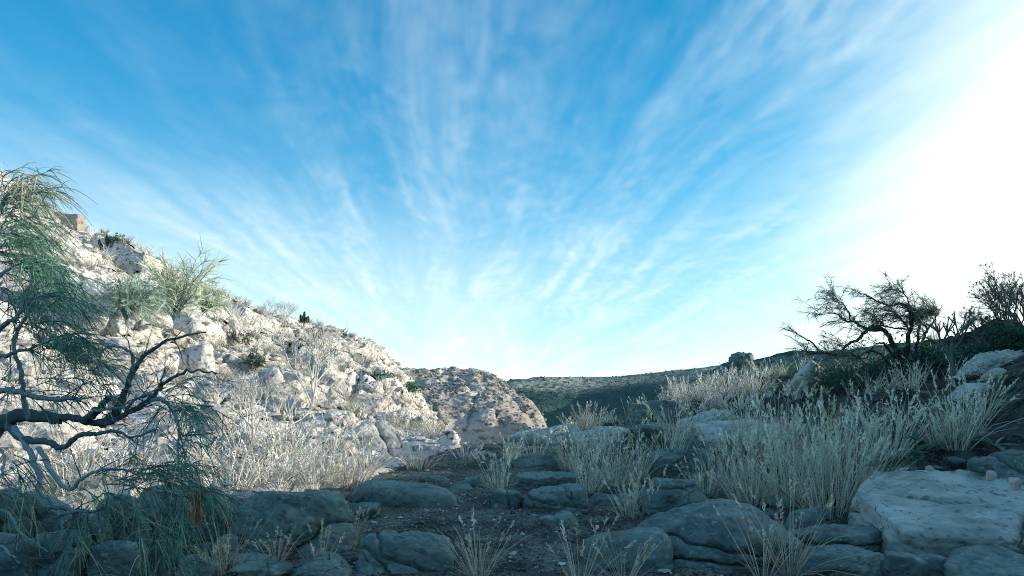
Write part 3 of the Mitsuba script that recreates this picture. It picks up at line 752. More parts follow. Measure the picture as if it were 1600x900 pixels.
# ------------------------------------------------------------------ the leaning tree in the left foreground
tree = thing('tree', 'leaning feathery tree with drooping needles and twisted bare limbs at the left edge', 'tree')
LIMBS = (('trunk', ((-90, 810, 5.0), (-50, 730, 5.1), (-5, 668, 5.2), (35, 650, 5.25), (70, 652, 5.2), (96, 655, 5.15)), .075, .038),
         ('limb', ((70, 654, 5.2), (110, 652, 5.1), (140, 660, 5.05), (172, 658, 5.0), (205, 643, 5.0), (228, 630, 4.95), (245, 612, 4.9), (258, 598, 4.9), (278, 585, 4.85), (302, 580, 4.8), (338, 584, 4.8)), .031, .006),
         ('limb', ((160, 662, 5.05), (180, 645, 5.0), (194, 615, 5.0), (208, 582, 5.05), (226, 556, 5.1), (262, 533, 5.1), (322, 519, 5.1)), .036, .006),
         ('limb', ((206, 585, 5.05), (208, 560, 5.0), (198, 545, 4.95), (172, 541, 4.9), (158, 552, 4.9), (154, 572, 4.9)), .015, .005),
         ('limb', ((132, 657, 5.0), (150, 645, 4.95), (162, 630, 4.9), (170, 619, 4.9)), .030, .020),
         ('limb', ((140, 644, 4.9), (168, 639, 4.85), (196, 636, 4.85)), .014, .009),
         ('limb', ((10, 664, 5.2), (35, 685, 5.0), (70, 690, 4.95), (96, 699, 4.9), (126, 680, 4.85), (150, 678, 4.8), (180, 674, 4.8), (206, 683, 4.75), (246, 671, 4.75)), .030, .006),
         ('limb', ((-60, 640, 5.2), (0, 611, 5.0), (30, 614, 4.9), (86, 624, 4.85), (108, 621, 4.8), (126, 625, 4.8)), .026, .012),
         ('limb', ((-40, 560, 5.2), (0, 514, 5.0), (26, 496, 4.95), (44, 474, 4.9), (58, 458, 4.9)), .022, .008),
         ('limb', ((46, 655, 5.2), (36, 622, 5.15), (33, 580, 5.1), (22, 545, 5.1), (30, 512, 5.1), (56, 474, 5.1), (64, 440, 5.1)), .022, .008),
         ('limb', ((22, 668, 5.1), (46, 705, 4.9), (62, 745, 4.8), (58, 774, 4.75), (80, 795, 4.7), (95, 808, 4.65), (98, 838, 4.6), (90, 858, 4.6)), .024, .005),
         ('limb', ((78, 793, 4.7), (108, 796, 4.65), (122, 812, 4.6), (128, 828, 4.6)), .012, .004),
         ('limb', ((88, 808, 4.65), (112, 800, 4.6), (146, 799, 4.6), (165, 792, 4.6)), .014, .006),
         ('limb', ((60, 700, 4.9), (85, 745, 4.8), (108, 764, 4.75), (128, 748, 4.7), (152, 736, 4.7), (185, 733, 4.7), (222, 742, 4.75)), .020, .006),
         ('limb', ((228, 629, 4.95), (250, 624, 4.9), (270, 640, 4.85), (280, 668, 4.8), (278, 702, 4.8), (281, 732, 4.8)), .018, .005),
         ('limb', ((195, 640, 4.95), (215, 622, 4.95), (238, 617, 4.95), (256, 630, 4.9)), .012, .005),
         ('limb', ((-60, 740, 5.2), (-70, 600, 5.3), (-60, 480, 5.3), (-40, 400, 5.3), (-10, 340, 5.25), (15, 300, 5.2)), .05, .012),
         ('limb', ((-62, 520, 5.3), (-30, 470, 5.2), (0, 430, 5.1), (40, 410, 5.1)), .026, .008),
         ('limb', ((-66, 580, 5.3), (-30, 560, 5.1), (10, 555, 5.0), (60, 540, 5.0), (100, 525, 5.0)), .024, .006),
         ('limb', ((246, 612, 4.9), (252, 590, 4.85), (262, 572, 4.85)), .008, .003),
         ('limb', ((0, 700, 4.7), (8, 715, 4.65), (4, 740, 4.6), (14, 760, 4.6)), .010, .005),
         ('limb', ((-30, 790, 4.4), (10, 800, 4.35), (30, 830, 4.3), (55, 848, 4.3), (75, 862, 4.3)), .013, .004),
         ('limb', ((-20, 840, 4.3), (10, 860, 4.2), (30, 880, 4.2)), .012, .006))
rng = np.random.default_rng(11)
for nm, rows, r0, r1 in LIMBS:
    mb = MB()
    L = limb_points(rows)
    k = len(L)
    L[1:-1] += rng.normal(0, r0 * .10 + .002, (k - 2, 3))
    rad = np.linspace(r0, r1, k) * (1 + .10 * np.sin(np.arange(k) * 1.9 + rng.random() * 6))
    mb.tube(L, rad, BARK * (rng.uniform(.7, 1.0) if r0 > .027 else rng.uniform(1.3, 2.2)), 8)
    for q in range(int(3 + 5 * (r0 < .04))):                       # broken side twigs
        i = rng.integers(k // 3, k - 1)
        d = rng.normal(size=3) * .6 + (L[min(i + 1, k - 1)] - L[i - 1]) / (np.linalg.norm(L[min(i + 1, k - 1)] - L[i - 1]) + 1e-9)
        d /= np.linalg.norm(d)
        ln = rng.uniform(.08, .30)
        tl = L[i] + d * ln * np.linspace(0, 1, 5)[:, None] + np.cumsum(rng.normal(0, .012, (5, 3)), 0)
        tl[0] = L[i]
        mb.tube(tl, np.linspace(min(rad[i] * .5, .005), .0015, 5), BARK * .9, 4)
    part(tree, nm, mb.shape('bark', True))
# needle masses: (label, list of (px, py, Y, dir x, dir z, length, n sprays, scatter px))
CLUMPS = ((.75, ((8, 300, 5.2, .8, .5, .34, 9, 16), (30, 296, 5.2, 1, .7, .30, 10, 14), (55, 300, 5.2, 1, .4, .24, 6, 10), (20, 318, 5.15, .9, .3, .3, 6, 16))),  # top clump: mostly straw coloured strands
          (.06, ((-10, 330, 5.2, .4, .4, .36, 9, 16), (10, 345, 5.15, .8, .1, .36, 9, 16), (-5, 385, 5.1, .8, .2, .4, 9, 18))),
          (.04, ((-5, 410, 5.1, 1, .25, .48, 10, 18), (25, 412, 5.1, 1, .05, .48, 11, 16), (60, 418, 5.1, 1, -.1, .34, 6, 12), (0, 370, 5.2, .9, .2, .40, 8, 18))),
          (.04, ((30, 480, 5.0, .7, .2, .40, 9, 20), (58, 460, 4.9, .8, .1, .40, 10, 14), (0, 470, 5.1, .6, .2, .34, 6, 20), (60, 500, 5.0, 1, -.1, .36, 8, 18))),
          (.04, ((25, 540, 5.1, .5, .0, .30, 5, 20), (70, 540, 5.0, .9, .2, .42, 8, 16), (100, 526, 5.0, 1, .1, .36, 7, 14), (100, 575, 5.0, .8, .3, .33, 5, 16), (40, 600, 5.0, .5, .1, .28, 5, 20))),
          (.04, ((125, 560, 4.95, .6, .4, .34, 5, 14), (60, 615, 4.9, .4, -.1, .24, 5, 18), (140, 590, 4.95, .6, .1, .3, 4, 12))),
          (.04, ((258, 628, 4.9, .9, .25, .36, 6, 8), (272, 640, 4.85, .8, .0, .32, 6, 8), (280, 690, 4.8, .6, .2, .28, 4, 8), (262, 640, 4.9, .2, -.2, .26, 5, 8))),
          (.12, ((160, 748, 4.7, .7, .35, .44, 5, 18), (200, 738, 4.7, 1, .3, .46, 7, 16), (232, 742, 4.7, 1, .2, .46, 7, 16), (250, 755, 4.7, .9, .1, .38, 5, 18), (285, 765, 4.7, .9, .1, .34, 6, 14))),
          (.15, ((205, 785, 4.65, .5, -.3, .42, 4, 26), (235, 795, 4.65, .5, -.5, .42, 5, 24), (285, 780, 4.65, .6, -.2, .30, 4, 16), (150, 765, 4.7, .3, -.3, .32, 4, 18), (215, 835, 4.6, .4, -.8, .28, 3, 16))),
          (.2, ((125, 795, 4.65, .3, -.7, .3, 5, 12), (20, 725, 4.7, .6, -.2, .3, 6, 12), (-5, 770, 4.5, .3, -.4, .25, 4, 10))))
for straw_share, rows in CLUMPS:
    mb, tw = MB(), MB()
    for px, py, Y, dx, dz, ln, n, sc in rows:
        for k in range(n):
            p = at(px + rng.normal(0, sc * .6), py + rng.normal(0, sc * .6), Y + rng.normal(0, .14))
            d = np.array([dx, rng.normal(0, .45), dz]) + rng.normal(0, .28, 3)
            spray(mb, tw, rng, p, d, ln * rng.uniform(.7, 1.2), .35, int(12.5 * ln / .3), .21, .0078, NEEDLE, hang=.55, seg=3, straw_share=straw_share)
    if mb.n:
        part(tree, 'foliage', mb.shape('leafy'))
        labels[part(tree, 'twigs', tw.shape('bark', True))] = {'kind': 'stuff'}
mb = MB()
for px, py in ((307, 792), (310, 800), (304, 798)):               # the withered bundle
    p = at(px, 770, 4.6)
    P = p + np.array([0, 0, -1.0]) * np.linspace(0, .22, 5)[None, :, None] + rng.normal(0, .012, (26, 1, 3)) + rng.normal(0, .022, (26, 1, 3)) * np.linspace(0, 1, 5)[None, :, None]
    mb.ribbons(P, .005, np.array([.42, .30, .20]) * rng.uniform(.7, 1.2, (26, 1)), rng)
labels[part(tree, 'withered_leaves', mb.shape('straw'))] = {'label': 'bundle of withered brown leaves'}


# ------------------------------------------------------------------ shrubs
def fountain(name, label, base, height, spread, n, col, seed, hang=.4, nl=.3, width=.012, droop=.6, wind=0., bark=BARK, per=46, cat='shrub', group=None):
    """A feathery bush: stems that fan out from the base and carry hanging needles."""
    rng = np.random.default_rng(seed)
    key = thing(name, label, cat, group)
    st, fo = MB(), MB()
    for k in range(n):
        a = rng.uniform(0, 6.283); q = rng.uniform(.1, 1) ** .7
        d = np.array([math.cos(a) * q * spread + wind, math.sin(a) * q * spread, height * rng.uniform(.75, 1.0)])
        L = base + d * np.linspace(0, .62, 6)[:, None] + np.cumsum(rng.normal(0, .012 * height, (6, 3)), 0)
        L[0] = base
        st.tube(L, np.linspace(.012, .005, 6) * height, bark * rng.uniform(.8, 1.1), 5)
        for j in range(3):
            b = L[rng.integers(1, 6)]
            dd = d / np.linalg.norm(d) + rng.normal(0, .45, 3)
            spray(fo, st, rng, b, dd, height * rng.uniform(.35, .6), droop, per, nl * height, width, col, bark, hang, 3, .004 * height)
    part(key, 'stem', st.shape('bark', True))
    part(key, 'foliage', fo.shape('leafy'))
    return key


def branching(name, label, base, height, seed, levels=4, fork=3, col=BARK, r0=.03, spread=.55, tips=None, shrink=.72, lean=(0, 0), bsdf='bark', cat='shrub', sub=None, group=None, stems=1):
    """A bare forking shrub; tips = (leaf count, leaf length, colour) at the branch ends."""
    rng = np.random.default_rng(seed)
    key = thing(name, label, cat, group)
    mb, lf = MB(), MB()
    first = height * (1 - shrink) / (1 - shrink ** levels) * 1.02
    def grow(p, d, ln, r, lev):
        t = np.linspace(0, 1, 5)[:, None]
        bend = rng.normal(0, .12, 3) * ln; bend[2] = abs(bend[2]) * .6
        L = p + d * ln * t + bend * (t * t)
        mb.tube(L, np.linspace(r, r * .72, 5), col * rng.uniform(.85, 1.15), 6 if lev < 2 else 4)
        if lev + 1 >= levels:
            if tips:
                m, ll, c_ = tips
                dd = d + rng.normal(0, .75, (m, 3)); dd /= np.linalg.norm(dd, axis=1, keepdims=True)
                P = L[-1] + dd[:, None] * (ll * rng.uniform(.6, 1.2, (m, 1)) * np.linspace(0, 1, 4)[None])[..., None]
                lf.ribbons(P, ll * .16 * np.array([.5, 1, .9, .2]), c_ * rng.uniform(.7, 1.3, (m, 1)), rng)
            return
        for k in range(fork if rng.random() < .75 else fork - 1):
            e = d + rng.normal(0, spread, 3) + np.array([lean[0], lean[1], .25])
            e /= np.linalg.norm(e)
            grow(L[-1], e, ln * shrink * rng.uniform(.8, 1.2), r * .66, lev + 1)
    for k in range(stems):
        d0 = np.array([lean[0], lean[1], 1.0]) + rng.normal(0, .12 if stems == 1 else spread * .9, 3)
        d0 /= np.linalg.norm(d0)
        grow(np.asarray(base) - d0 * .03, d0, first, r0 * height, 0)
    part(key, 'branches', mb.shape(bsdf, True))
    if tips:
        part(key, 'leaves', lf.shape('leafy'))
    return key


def bush(name, label, base, size, seed, n, leaf, col, cat='bush', group=None, aspect=.42):
    """A dense bush: leaves in clumps through an uneven crown on short stems."""
    rng = np.random.default_rng(seed)
    key = thing(name, label, cat, group)
    st, lf = MB(), MB()
    c = rng.normal(size=(18, 3)); c /= np.linalg.norm(c, axis=1, keepdims=True); c *= rng.uniform(.25, .85, (18, 1))
    c[:, 2] = np.abs(c[:, 2])
    c = c * np.array(size) + base
    for p in c:
        L = spline([base + rng.normal(0, .04, 3) * size[0], (base + p) / 2 + rng.normal(0, .06, 3) * size[0], p], 4)
        st.tube(L, np.linspace(.03, .008, len(L)) * size[0], BARK * .8, 5)
    w = rng.integers(0, 18, n)
    p = c[w] + rng.normal(0, .22, (n, 3)) * size
    d = rng.normal(size=(n, 3)) + (p - base) / np.linalg.norm(p - base, axis=1, keepdims=True) * .9 + np.array([0, 0, .3]); d /= np.linalg.norm(d, axis=1, keepdims=True)
    ln = leaf * rng.uniform(.6, 1.3, (n, 1))
    P = p[:, None] + d[:, None] * (ln * np.linspace(0, 1, 4)[None])[..., None]
    P[..., 2] -= .25 * ln * np.linspace(0, 1, 4)[None] ** 2
    lf.ribbons(P, leaf * aspect * np.array([.35, 1, .85, .1]), col * (.6 + .8 * rng.random((18, 1)))[w] * rng.uniform(.75, 1.3, (n, 1)), rng)
    part(key, 'stems', st.shape('bark', True))
    part(key, 'leaves', lf.shape('leafy'))
    return key


def ground_at(px, py, Y=None):
    p = hit(px, py) if Y is None else at(px, py, Y)
    p[2] = gz(p[0], p[1])
    return p


PALEGREEN = np.array([.33, .38, .30])
p = at(196, 500, 19.5)
fountain('feathery_shrub', 'grey green feathery shrub arching over the pale dome on the left hillside', p, 1.55, 1.1, 30, np.array([.34, .44, .38]), 3, nl=.22, width=.026, wind=.45, per=26, hang=.2, droop=.45)
fountain('feathery_shrub', 'pale sunlit feathery shrub reaching above the skyline, right of the grey green one', at(272, 500, 21), 2.3, .95, 26, PALEGREEN * 1.4, 4, nl=.20, width=.024, wind=.3, per=18, hang=.05, droop=.25)
fountain('feathery_shrub', 'small silvery shrub on the skyline edge, rightmost of the feathery three', at(318, 490, 23), 1.2, .8, 16, PALEGREEN * 1.4, 5, nl=.24, width=.024, wind=.2, per=20, hang=.1, droop=.3)

DRY = np.array([.64, .63, .60])
for px, py, h, lab, s in ((488, 635, 2.0, 'bare white forked shrub in the middle of the hillside, beside the stacked slabs', 1), (372, 535, 1.3, 'bare pale shrub near the left of the upper hillside', 2), (445, 515, 1.4, 'bare bleached shrub just below the crest, left of the cactus', 3),
                          (560, 590, 1.2, 'thin bleached shrub on the upper right hillside', 4), (395, 700, 1.2, 'tangled dry shrub low on the hillside above the big boulder', 5), (455, 665, 1.1, 'dry twiggy shrub below the squared pale rock', 6),
                          (600, 618, .8, 'dry shrub by the green succulents', 7), (632, 690, .8, 'dry shrub beside the tall smooth boulder', 8), (420, 505, 1.2, 'bare shrub breaking the hillside skyline left of the crest boulders', 9), (520, 560, 1.3, 'bleached shrub under the crest on the right', 10)):
    branching('dry_shrub', lab, ground_at(px, py), h, s, levels=5, fork=3, col=DRY, r0=.016, spread=.36, shrink=.78, stems=4)
for px, py, lab, s, sz in ((598, 600, 'left clump of green succulent bush on the hillside', 1, .45), (645, 612, 'right clump of green succulent bush near the canyon edge', 2, .5), (366, 535, 'small dark bush under the bare pale shrub', 3, .6), (398, 588, 'dark little bush left of the dark faced rock', 4, .45)):
    p = ground_at(px, py)
    bush('succulent_bush' if s < 3 else 'bush', lab, p, np.array([sz, sz, sz * .7]) * p[1] / 26, s, 420, .16 * p[1] / 26, np.array([.11, .22, .16]) if s < 3 else np.array([.15, .20, .16]))


def cactus(label, base, h, seed, arms):
    rng = np.random.default_rng(seed)
    key = thing('cactus', label, 'cactus')
    for k in range(arms):
        mb = MB()
        o = np.array([rng.uniform(-.4, .4) * h * (k > 0), rng.uniform(-.2, .2) * h, 0])
        hh = h * (1 if k == 0 else rng.uniform(.3, .7))
        L = base + o + np.array([0, 0, -.1]) + np.linspace(0, 1, 7)[:, None] * np.array([rng.normal(0, .14) * h, 0, hh])
        mb.tube(L, .12 * h * np.array([.9, 1, 1.05, 1, 1, .85, .35]), np.array([.045, .075, .05]), 8)
        part(key, 'column', mb.shape('tinted', True))
p = ground_at(474, 512)
cactus('dark green column cactus clump standing on the hillside crest', p, .8, 1, 9)
p = ground_at(490, 506)
cactus('small dark cactus right of the tall clump on the crest', p, .5, 2, 4)
p = ground_at(166, 398)
cactus('small dark cactus high on the left skyline', p, .8, 5, 3)
for px, py, s in ((176, 382, 1), (186, 388, 2)):
    p = ground_at(px, py)
    bush('bush', ('first', 'second')[s - 1] + ' of two tiny green bushes on the high left skyline', p, np.array([.3, .3, .3]), s, 90, .16, LEAF)

# right bank: the leaning tree, its bushes and the forked succulents
YT = 15.5
tr = thing('tree', 'dark wind bent tree leaning left over the bank skyline', 'tree')
RL = (('trunk', ((1418, 600), (1412, 575), (1408, 560), (1406, 548)), .16, .11),
      ('limb', ((1406, 556), (1394, 535), (1387, 522), (1376, 514), (1364, 510), (1352, 518), (1342, 530), (1326, 537), (1312, 551), (1296, 553), (1280, 548), (1268, 534), (1252, 526), (1240, 518)), .10, .015),
      ('limb', ((1376, 514), (1360, 516), (1346, 510), (1336, 503), (1322, 502), (1312, 494), (1298, 489), (1280, 492)), .075, .014),
      ('limb', ((1330, 501), (1324, 485), (1316, 474), (1304, 462)), .03, .01),
      ('limb', ((1412, 580), (1420, 530), (1424, 500), (1421, 485), (1408, 474), (1390, 478), (1372, 470), (1352, 462), (1340, 458)), .09, .012),
      ('limb', ((1422, 520), (1412, 503), (1400, 490), (1388, 478)), .045, .03),
      ('limb', ((1421, 487), (1418, 466), (1408, 456), (1394, 452)), .03, .01),
      ('limb', ((1414, 514), (1392, 512), (1380, 505), (1364, 488)), .035, .012),
      ('limb', ((1428, 580), (1434, 530), (1438, 505), (1440, 492), (1430, 484)), .06, .02),
      ('limb', ((1440, 590), (1443, 530), (1449, 515), (1460, 500), (1468, 484)), .07, .022),
      ('limb', ((1449, 515), (1440, 505), (1437, 497)), .035, .02),
      ('limb', ((1460, 500), (1462, 490), (1454, 487)), .02, .01),
      ('limb', ((1400, 560), (1380, 536), (1366, 542), (1352, 560), (1330, 552), (1318, 540)), .045, .012),
      ('limb', ((1408, 590), (1370, 550), (1340, 556), (1312, 556), (1286, 552), (1262, 552)), .05, .012))
rng = np.random.default_rng(21)
fol = MB(); tw = MB()
for nm, rows, r0, r1 in RL:
    mb = MB()
    yy = YT + rng.normal(0, .35)
    L = spline([at(a, b, YT + (yy - YT) * min(1, k / 2)) for k, (a, b) in enumerate(rows)], 5)
    L[1:-1] += rng.normal(0, .012, (len(L) - 2, 3))
    mb.tube(L, np.linspace(r0, r1, len(L)) * .62, np.array([.04, .05, .05]), 7)
    part(tr, nm, mb.shape('bark', True))
    if nm == 'limb':
        for k in range(30):
            b = L[rng.integers(len(L) // 3, len(L))]
            d = np.array([-.75, rng.normal(0, .5), .35]) + rng.normal(0, .35, 3)
            spray(fol, tw, rng, b, d, rng.uniform(.3, .75), .15, 16, .20, .011, np.array([.10, .17, .15]), np.array([.05, .06, .06]), .15, 3, .006)
part(tr, 'foliage', fol.shape('leafy'))
labels[part(tr, 'twigs', tw.shape('bark', True))] = {'kind': 'stuff'}
for px, py, sx, sz, lab, s, c_ in ((1395, 610, 1.0, 1.2, 'dense dark green bush at the foot of the leaning tree', 1, LEAF), (1330, 612, .9, .65, 'low dark bush left of the leaning tree foot', 2, LEAF * .8), (1450, 598, .8, .75, 'dark bush right of the leaning tree foot', 3, LEAF * .8),
                                (1470, 600, .6, .5, 'dark bush below the forked succulent', 4, LEAF * 1.1), (1230, 608, 1.1, .8, 'dark rounded bush on the bank skyline right of the pinnacle', 5, LEAF * .8), (1560, 545, .9, .4, 'dark scrub bush on top of the overhanging ledge', 6, LEAF * .8),
                                (1610, 535, .8, .5, 'dark bush at the right edge on the bank crest', 7, LEAF), (1520, 560, .7, .6, 'dull bush left of the overhanging ledge', 8, LEAF)):
    p = ground_at(px, py, 15.5 if px < 1500 and px > 1250 else (25 if px < 1250 else 14))
    bush('bush', lab, p, np.array([sx, sx * .8, sz]), s, 900, .13, c_, aspect=.25)
branching('forked_succulent', 'pale forked succulent with swollen branch tips, right of the leaning tree', at(1489, 585, 13.0), 1.15, 7, levels=4, fork=4, col=np.array([.12, .17, .17]), r0=.045, spread=.42, shrink=.85, tips=(10, .05, np.array([.12, .16, .13])))
for k, (px, py, Y, h, lab) in enumerate(((1574, 545, 14.2, 1.45, 'tall many branched succulent shrub against the bright sky at right'), (1604, 545, 14.5, 1.5, 'branched shrub at the right edge of the skyline'), (1540, 560, 14.6, 1.0, 'low branched shrub left of the tall one'))):
    branching('forked_succulent', lab, at(px, py, Y), h, 31 + k, levels=5, fork=3, col=np.array([.16, .20, .19]), r0=.020, spread=.40, shrink=.82, tips=(8, .06, np.array([.10, .14, .11])), lean=(-.12, 0), stems=4)


def broadleaf(label, p, size, n, seed, col):
    """A low plant of broad pointed leaves in rosettes, each leaf bent along its rib."""
    rng = np.random.default_rng(seed)
    key = thing('leafy_plant', label, 'plant')
    st = MB()
    k = 0
    for j in range(max(2, n // 9)):
        q = p + np.array([rng.uniform(-.5, .5), rng.uniform(-.3, .3), rng.uniform(.25, .9)]) * size
        st.tube(spline([p + rng.normal(0, .01, 3), (p + q) / 2 + rng.normal(0, .03, 3), q], 4), .006, BARK * .7, 5)
        for i in range(9):
            mb = MB()
            a = i * 2.4 + rng.normal(0, .3); el = rng.uniform(-.1, 1.0)
            d = np.array([math.cos(a) * math.cos(el), math.sin(a) * math.cos(el), math.sin(el)])
            s = np.cross(d, [0, 0, 1.0]); s /= np.linalg.norm(s); up = np.cross(s, d)
            t = np.linspace(0, 1, 6)
            ln = size * rng.uniform(.28, .45); w = ln * .30 * np.array([.25, .75, 1, .95, .6, .04])
            C = q + d * (ln * t)[:, None] - np.array([0, 0, 1]) * (.25 * ln * t ** 2)[:, None]
            v = np.stack([C - s * w[:, None] / 2 + up * w[:, None] * .16, C, C + s * w[:, None] / 2 + up * w[:, None] * .16], 1).reshape(-1, 3)
            f = []
            for r in range(5):
                for e in (0, 1):
                    a0 = r * 3 + e
                    f += [(a0, a0 + 1, a0 + 4), (a0, a0 + 4, a0 + 3)]
            mb.add(v, np.array(f), col * rng.uniform(.7, 1.35))
            part(key, 'leaf', mb.shape('leafy', True))
    part(key, 'stems', st.shape('bark', True))
broadleaf('light green leafy plant behind the right end of the great flat slab', ground_at(1562, 712, 7.35), .62, 40, 1, np.array([.20, .34, .27]))
broadleaf('dark broad leaved plant in the grass behind the great slab', ground_at(1440, 722, 7.6), .48, 36, 2, LEAF * 1.2)
broadleaf('dark broad leaved plant at the left corner of the great slab', ground_at(1384, 740, 7.3), .40, 27, 3, LEAF * 1.3)
broadleaf('green leafy plant in the shade beside two sunlit stones', ground_at(302, 742), .45, 36, 4, LEAF * 1.3)


# ------------------------------------------------------------------ grass tufts one can tell apart
W = (-.10, 0)
TALL = dict(n=130, heads=40, rad=.26, lean=.55, droop=.3, col=GREYSTRAW, wind=(.02, 0), width=.009, head_width=.011)
for row in (('tallest dry grass tuft, directly left of the great flat slab', 1296, 806, 185), ('tall dry grass tuft left of the tallest one', 1238, 790, 150), ('dense dry tuft behind the big smooth boulder', 1178, 786, 135),
            ('dry tuft at the left end of the tall grass stand', 1140, 772, 105), ('dry tuft leaning over the left corner of the great slab', 1336, 778, 150), ('dry tuft behind the tallest one, towards the leaning tree', 1290, 730, 130),
            ('dry tuft standing behind the dense dry tuft', 1225, 722, 125), ('dry tuft behind the great slab, left of the dark leafy plant', 1385, 716, 120), ('seeding tuft above the layered slab', 1170, 700, 110)):
    put_tuft(*row, **TALL)
MED = dict(n=70, heads=22, rad=.14, lean=.55, droop=.35, col=GREYSTRAW, wind=(.0, 0), width=.010, head_width=.010)
for row in (('wind swept grass tuft between the dark and light leafy plants', 1494, 706, 125), ('grass tuft with dark base beside the light leafy plant', 1508, 690, 80), ('grass tuft right of the dark leafy plant', 1470, 700, 60),
            ('grass tuft in front of the grey ledge shelf', 1530, 660, 80), ('tall grass tuft beside the split boulder', 1046, 738, 125), ('leaning grass tuft before the brown block', 1060, 700, 110),
            ('grass tuft in front of the long grey boulder, leftmost', 905, 742, 75), ('grass tuft in front of the long grey boulder, second', 935, 752, 85), ('grass tuft in front of the long grey boulder, third', 965, 760, 90), ('grass tuft in front of the long grey boulder, rightmost', 995, 752, 85),
            ('grass tuft above the cracked block', 888, 735, 60), ('grass tuft on the right shoulder of the cracked block', 920, 770, 60), ('upright grass tuft in the middle of the stream bed', 780, 770, 72), ('grass tuft before the pale domed boulder', 838, 726, 62),
            ('small grass tuft at the foot of the white boulder', 800, 720, 45), ('grass tuft standing in front of the undercut block', 1020, 812, 85), ('second grass tuft in front of the undercut block', 985, 808, 70), ('grass tuft right of the undercut block', 1100, 778, 70)):
    put_tuft(*row, **MED)
put_tuft('pale sunlit tuft growing on the lip between the domed and the grey boulder', 916, 676, 48, Y=14.6, n=90, heads=36, rad=.10, lean=.7, droop=.1, col=PALE_S if 'PALE_S' in globals() else np.array([.6, .54, .45]), width=.012, head_width=.014)
SPARSE = dict(n=26, heads=12, rad=.07, lean=.8, droop=.25, width=.007, head_len=.10, head_width=.010)
for row in (('thin green grey grass clump at the bottom edge in the gravel', 748, 905, 120), ('sparse culms with pale heads at the bottom edge, left of the dome boulder', 905, 915, 112), ('sparse pale culms before the dome shaped boulder', 975, 912, 90),
            ('tall thin culms before the big smooth boulder', 1192, 905, 165), ('pale grass clump at the bottom edge right of the big smooth boulder', 1232, 900, 150), ('tall thin culms left of the big rounded boulder', 352, 905, 190),
            ('thin grass under the big rounded boulder', 430, 880, 60), ('curly dry grass clump at the bottom edge among the left boulders', 330, 905, 70), ('dry grass at the right end of the big rounded boulder', 500, 895, 80), ('thin grass between the two foreground boulders on the left', 548, 850, 70)):
    put_tuft(*row, **{**SPARSE, 'n': 70 if 'clump' in row[0] else 26})
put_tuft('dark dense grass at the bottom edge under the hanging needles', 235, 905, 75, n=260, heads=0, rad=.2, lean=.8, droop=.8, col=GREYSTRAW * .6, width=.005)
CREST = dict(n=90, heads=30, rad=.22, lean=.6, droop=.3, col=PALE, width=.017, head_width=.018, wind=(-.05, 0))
for row in (('pale sunlit tuft on the bank crest behind the brown block', 1066, 632, 48), ('pale sunlit tuft on the bank crest, left of the pinnacle', 1098, 626, 46), ('pale sunlit tuft in front of the pinnacle', 1142, 622, 48), ('pale sunlit tuft right of the pinnacle', 1176, 618, 44), ('low pale tuft over the striped rock', 1120, 640, 36)):
    put_tuft(*row, **CREST)
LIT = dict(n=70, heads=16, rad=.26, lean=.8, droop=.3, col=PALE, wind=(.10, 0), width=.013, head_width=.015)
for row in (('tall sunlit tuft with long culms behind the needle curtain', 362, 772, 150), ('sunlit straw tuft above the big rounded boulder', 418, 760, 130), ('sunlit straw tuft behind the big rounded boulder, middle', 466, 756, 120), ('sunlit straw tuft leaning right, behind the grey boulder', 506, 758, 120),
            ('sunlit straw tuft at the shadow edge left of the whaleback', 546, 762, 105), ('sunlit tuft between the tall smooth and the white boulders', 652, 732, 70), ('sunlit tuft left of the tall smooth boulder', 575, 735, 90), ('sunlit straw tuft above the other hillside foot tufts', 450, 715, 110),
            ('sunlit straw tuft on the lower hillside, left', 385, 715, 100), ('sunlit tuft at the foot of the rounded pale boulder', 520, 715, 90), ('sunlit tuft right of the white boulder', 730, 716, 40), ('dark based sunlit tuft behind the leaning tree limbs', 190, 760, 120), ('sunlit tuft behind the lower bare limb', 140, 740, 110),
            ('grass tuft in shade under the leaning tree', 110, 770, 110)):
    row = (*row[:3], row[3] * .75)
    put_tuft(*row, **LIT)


# ------------------------------------------------------------------ grass and scrub nobody could count
def scatter(key, pts, hts, n, seed, col, lean, droop, width, label, cat='grass', heads=0, wind=(0, 0), seg=3, bsdf='straw', spread=.10, vary=.3):
    rng = np.random.default_rng(seed)
    mb = MB()
    m = len(pts)
    base = np.repeat(pts, n, 0) + np.concatenate([rng.normal(0, 1, (m * n, 2)) * np.repeat(hts, n)[:, None] * spread, np.zeros((m * n, 1))], 1)
    base[:, 2] = np.repeat(pts[:, 2], n) - .02
    tone = np.repeat(rng.uniform(1 - vary, 1 + vary, m), n)[:, None]
    a, q = rng.uniform(0, 6.283, m * n), np.sqrt(rng.random(m * n))
    out = np.stack([np.cos(a), np.sin(a)], -1) * (q * lean)[:, None] + np.array(wind)
    hh = np.repeat(hts, n) * rng.uniform(.4, 1, m * n)
    t = np.linspace(0, 1, seg + 1)
    P = np.zeros((m * n, seg + 1, 3)); d = droop * rng.uniform(.2, 1.4, m * n)
    P[..., 2] = base[:, 2:3] + hh[:, None] * (t - .42 * d[:, None] * t ** 3)
    P[..., :2] = base[:, None, :2] + out[:, None] * hh[:, None, None] * (t + d[:, None] * t ** 2.4)[..., None]
    ww = width if np.isscalar(width) else np.repeat(width, n)[:, None]
    mb.ribbons(P, ww * np.linspace(1, .25, seg + 1)[None], col * tone * rng.uniform(.8, 1.2, (m * n, 1)), rng)
    if heads:
        k = rng.random(m * n) < heads
        plumes(mb, rng, P[k], (col * tone * 1.1)[k], .14, m=8, width=float(np.mean(ww)) * 1.2)
    stuff(key, (np.vstack(mb.v), np.vstack(mb.f)), bsdf, label, cat, np.vstack(mb.c))


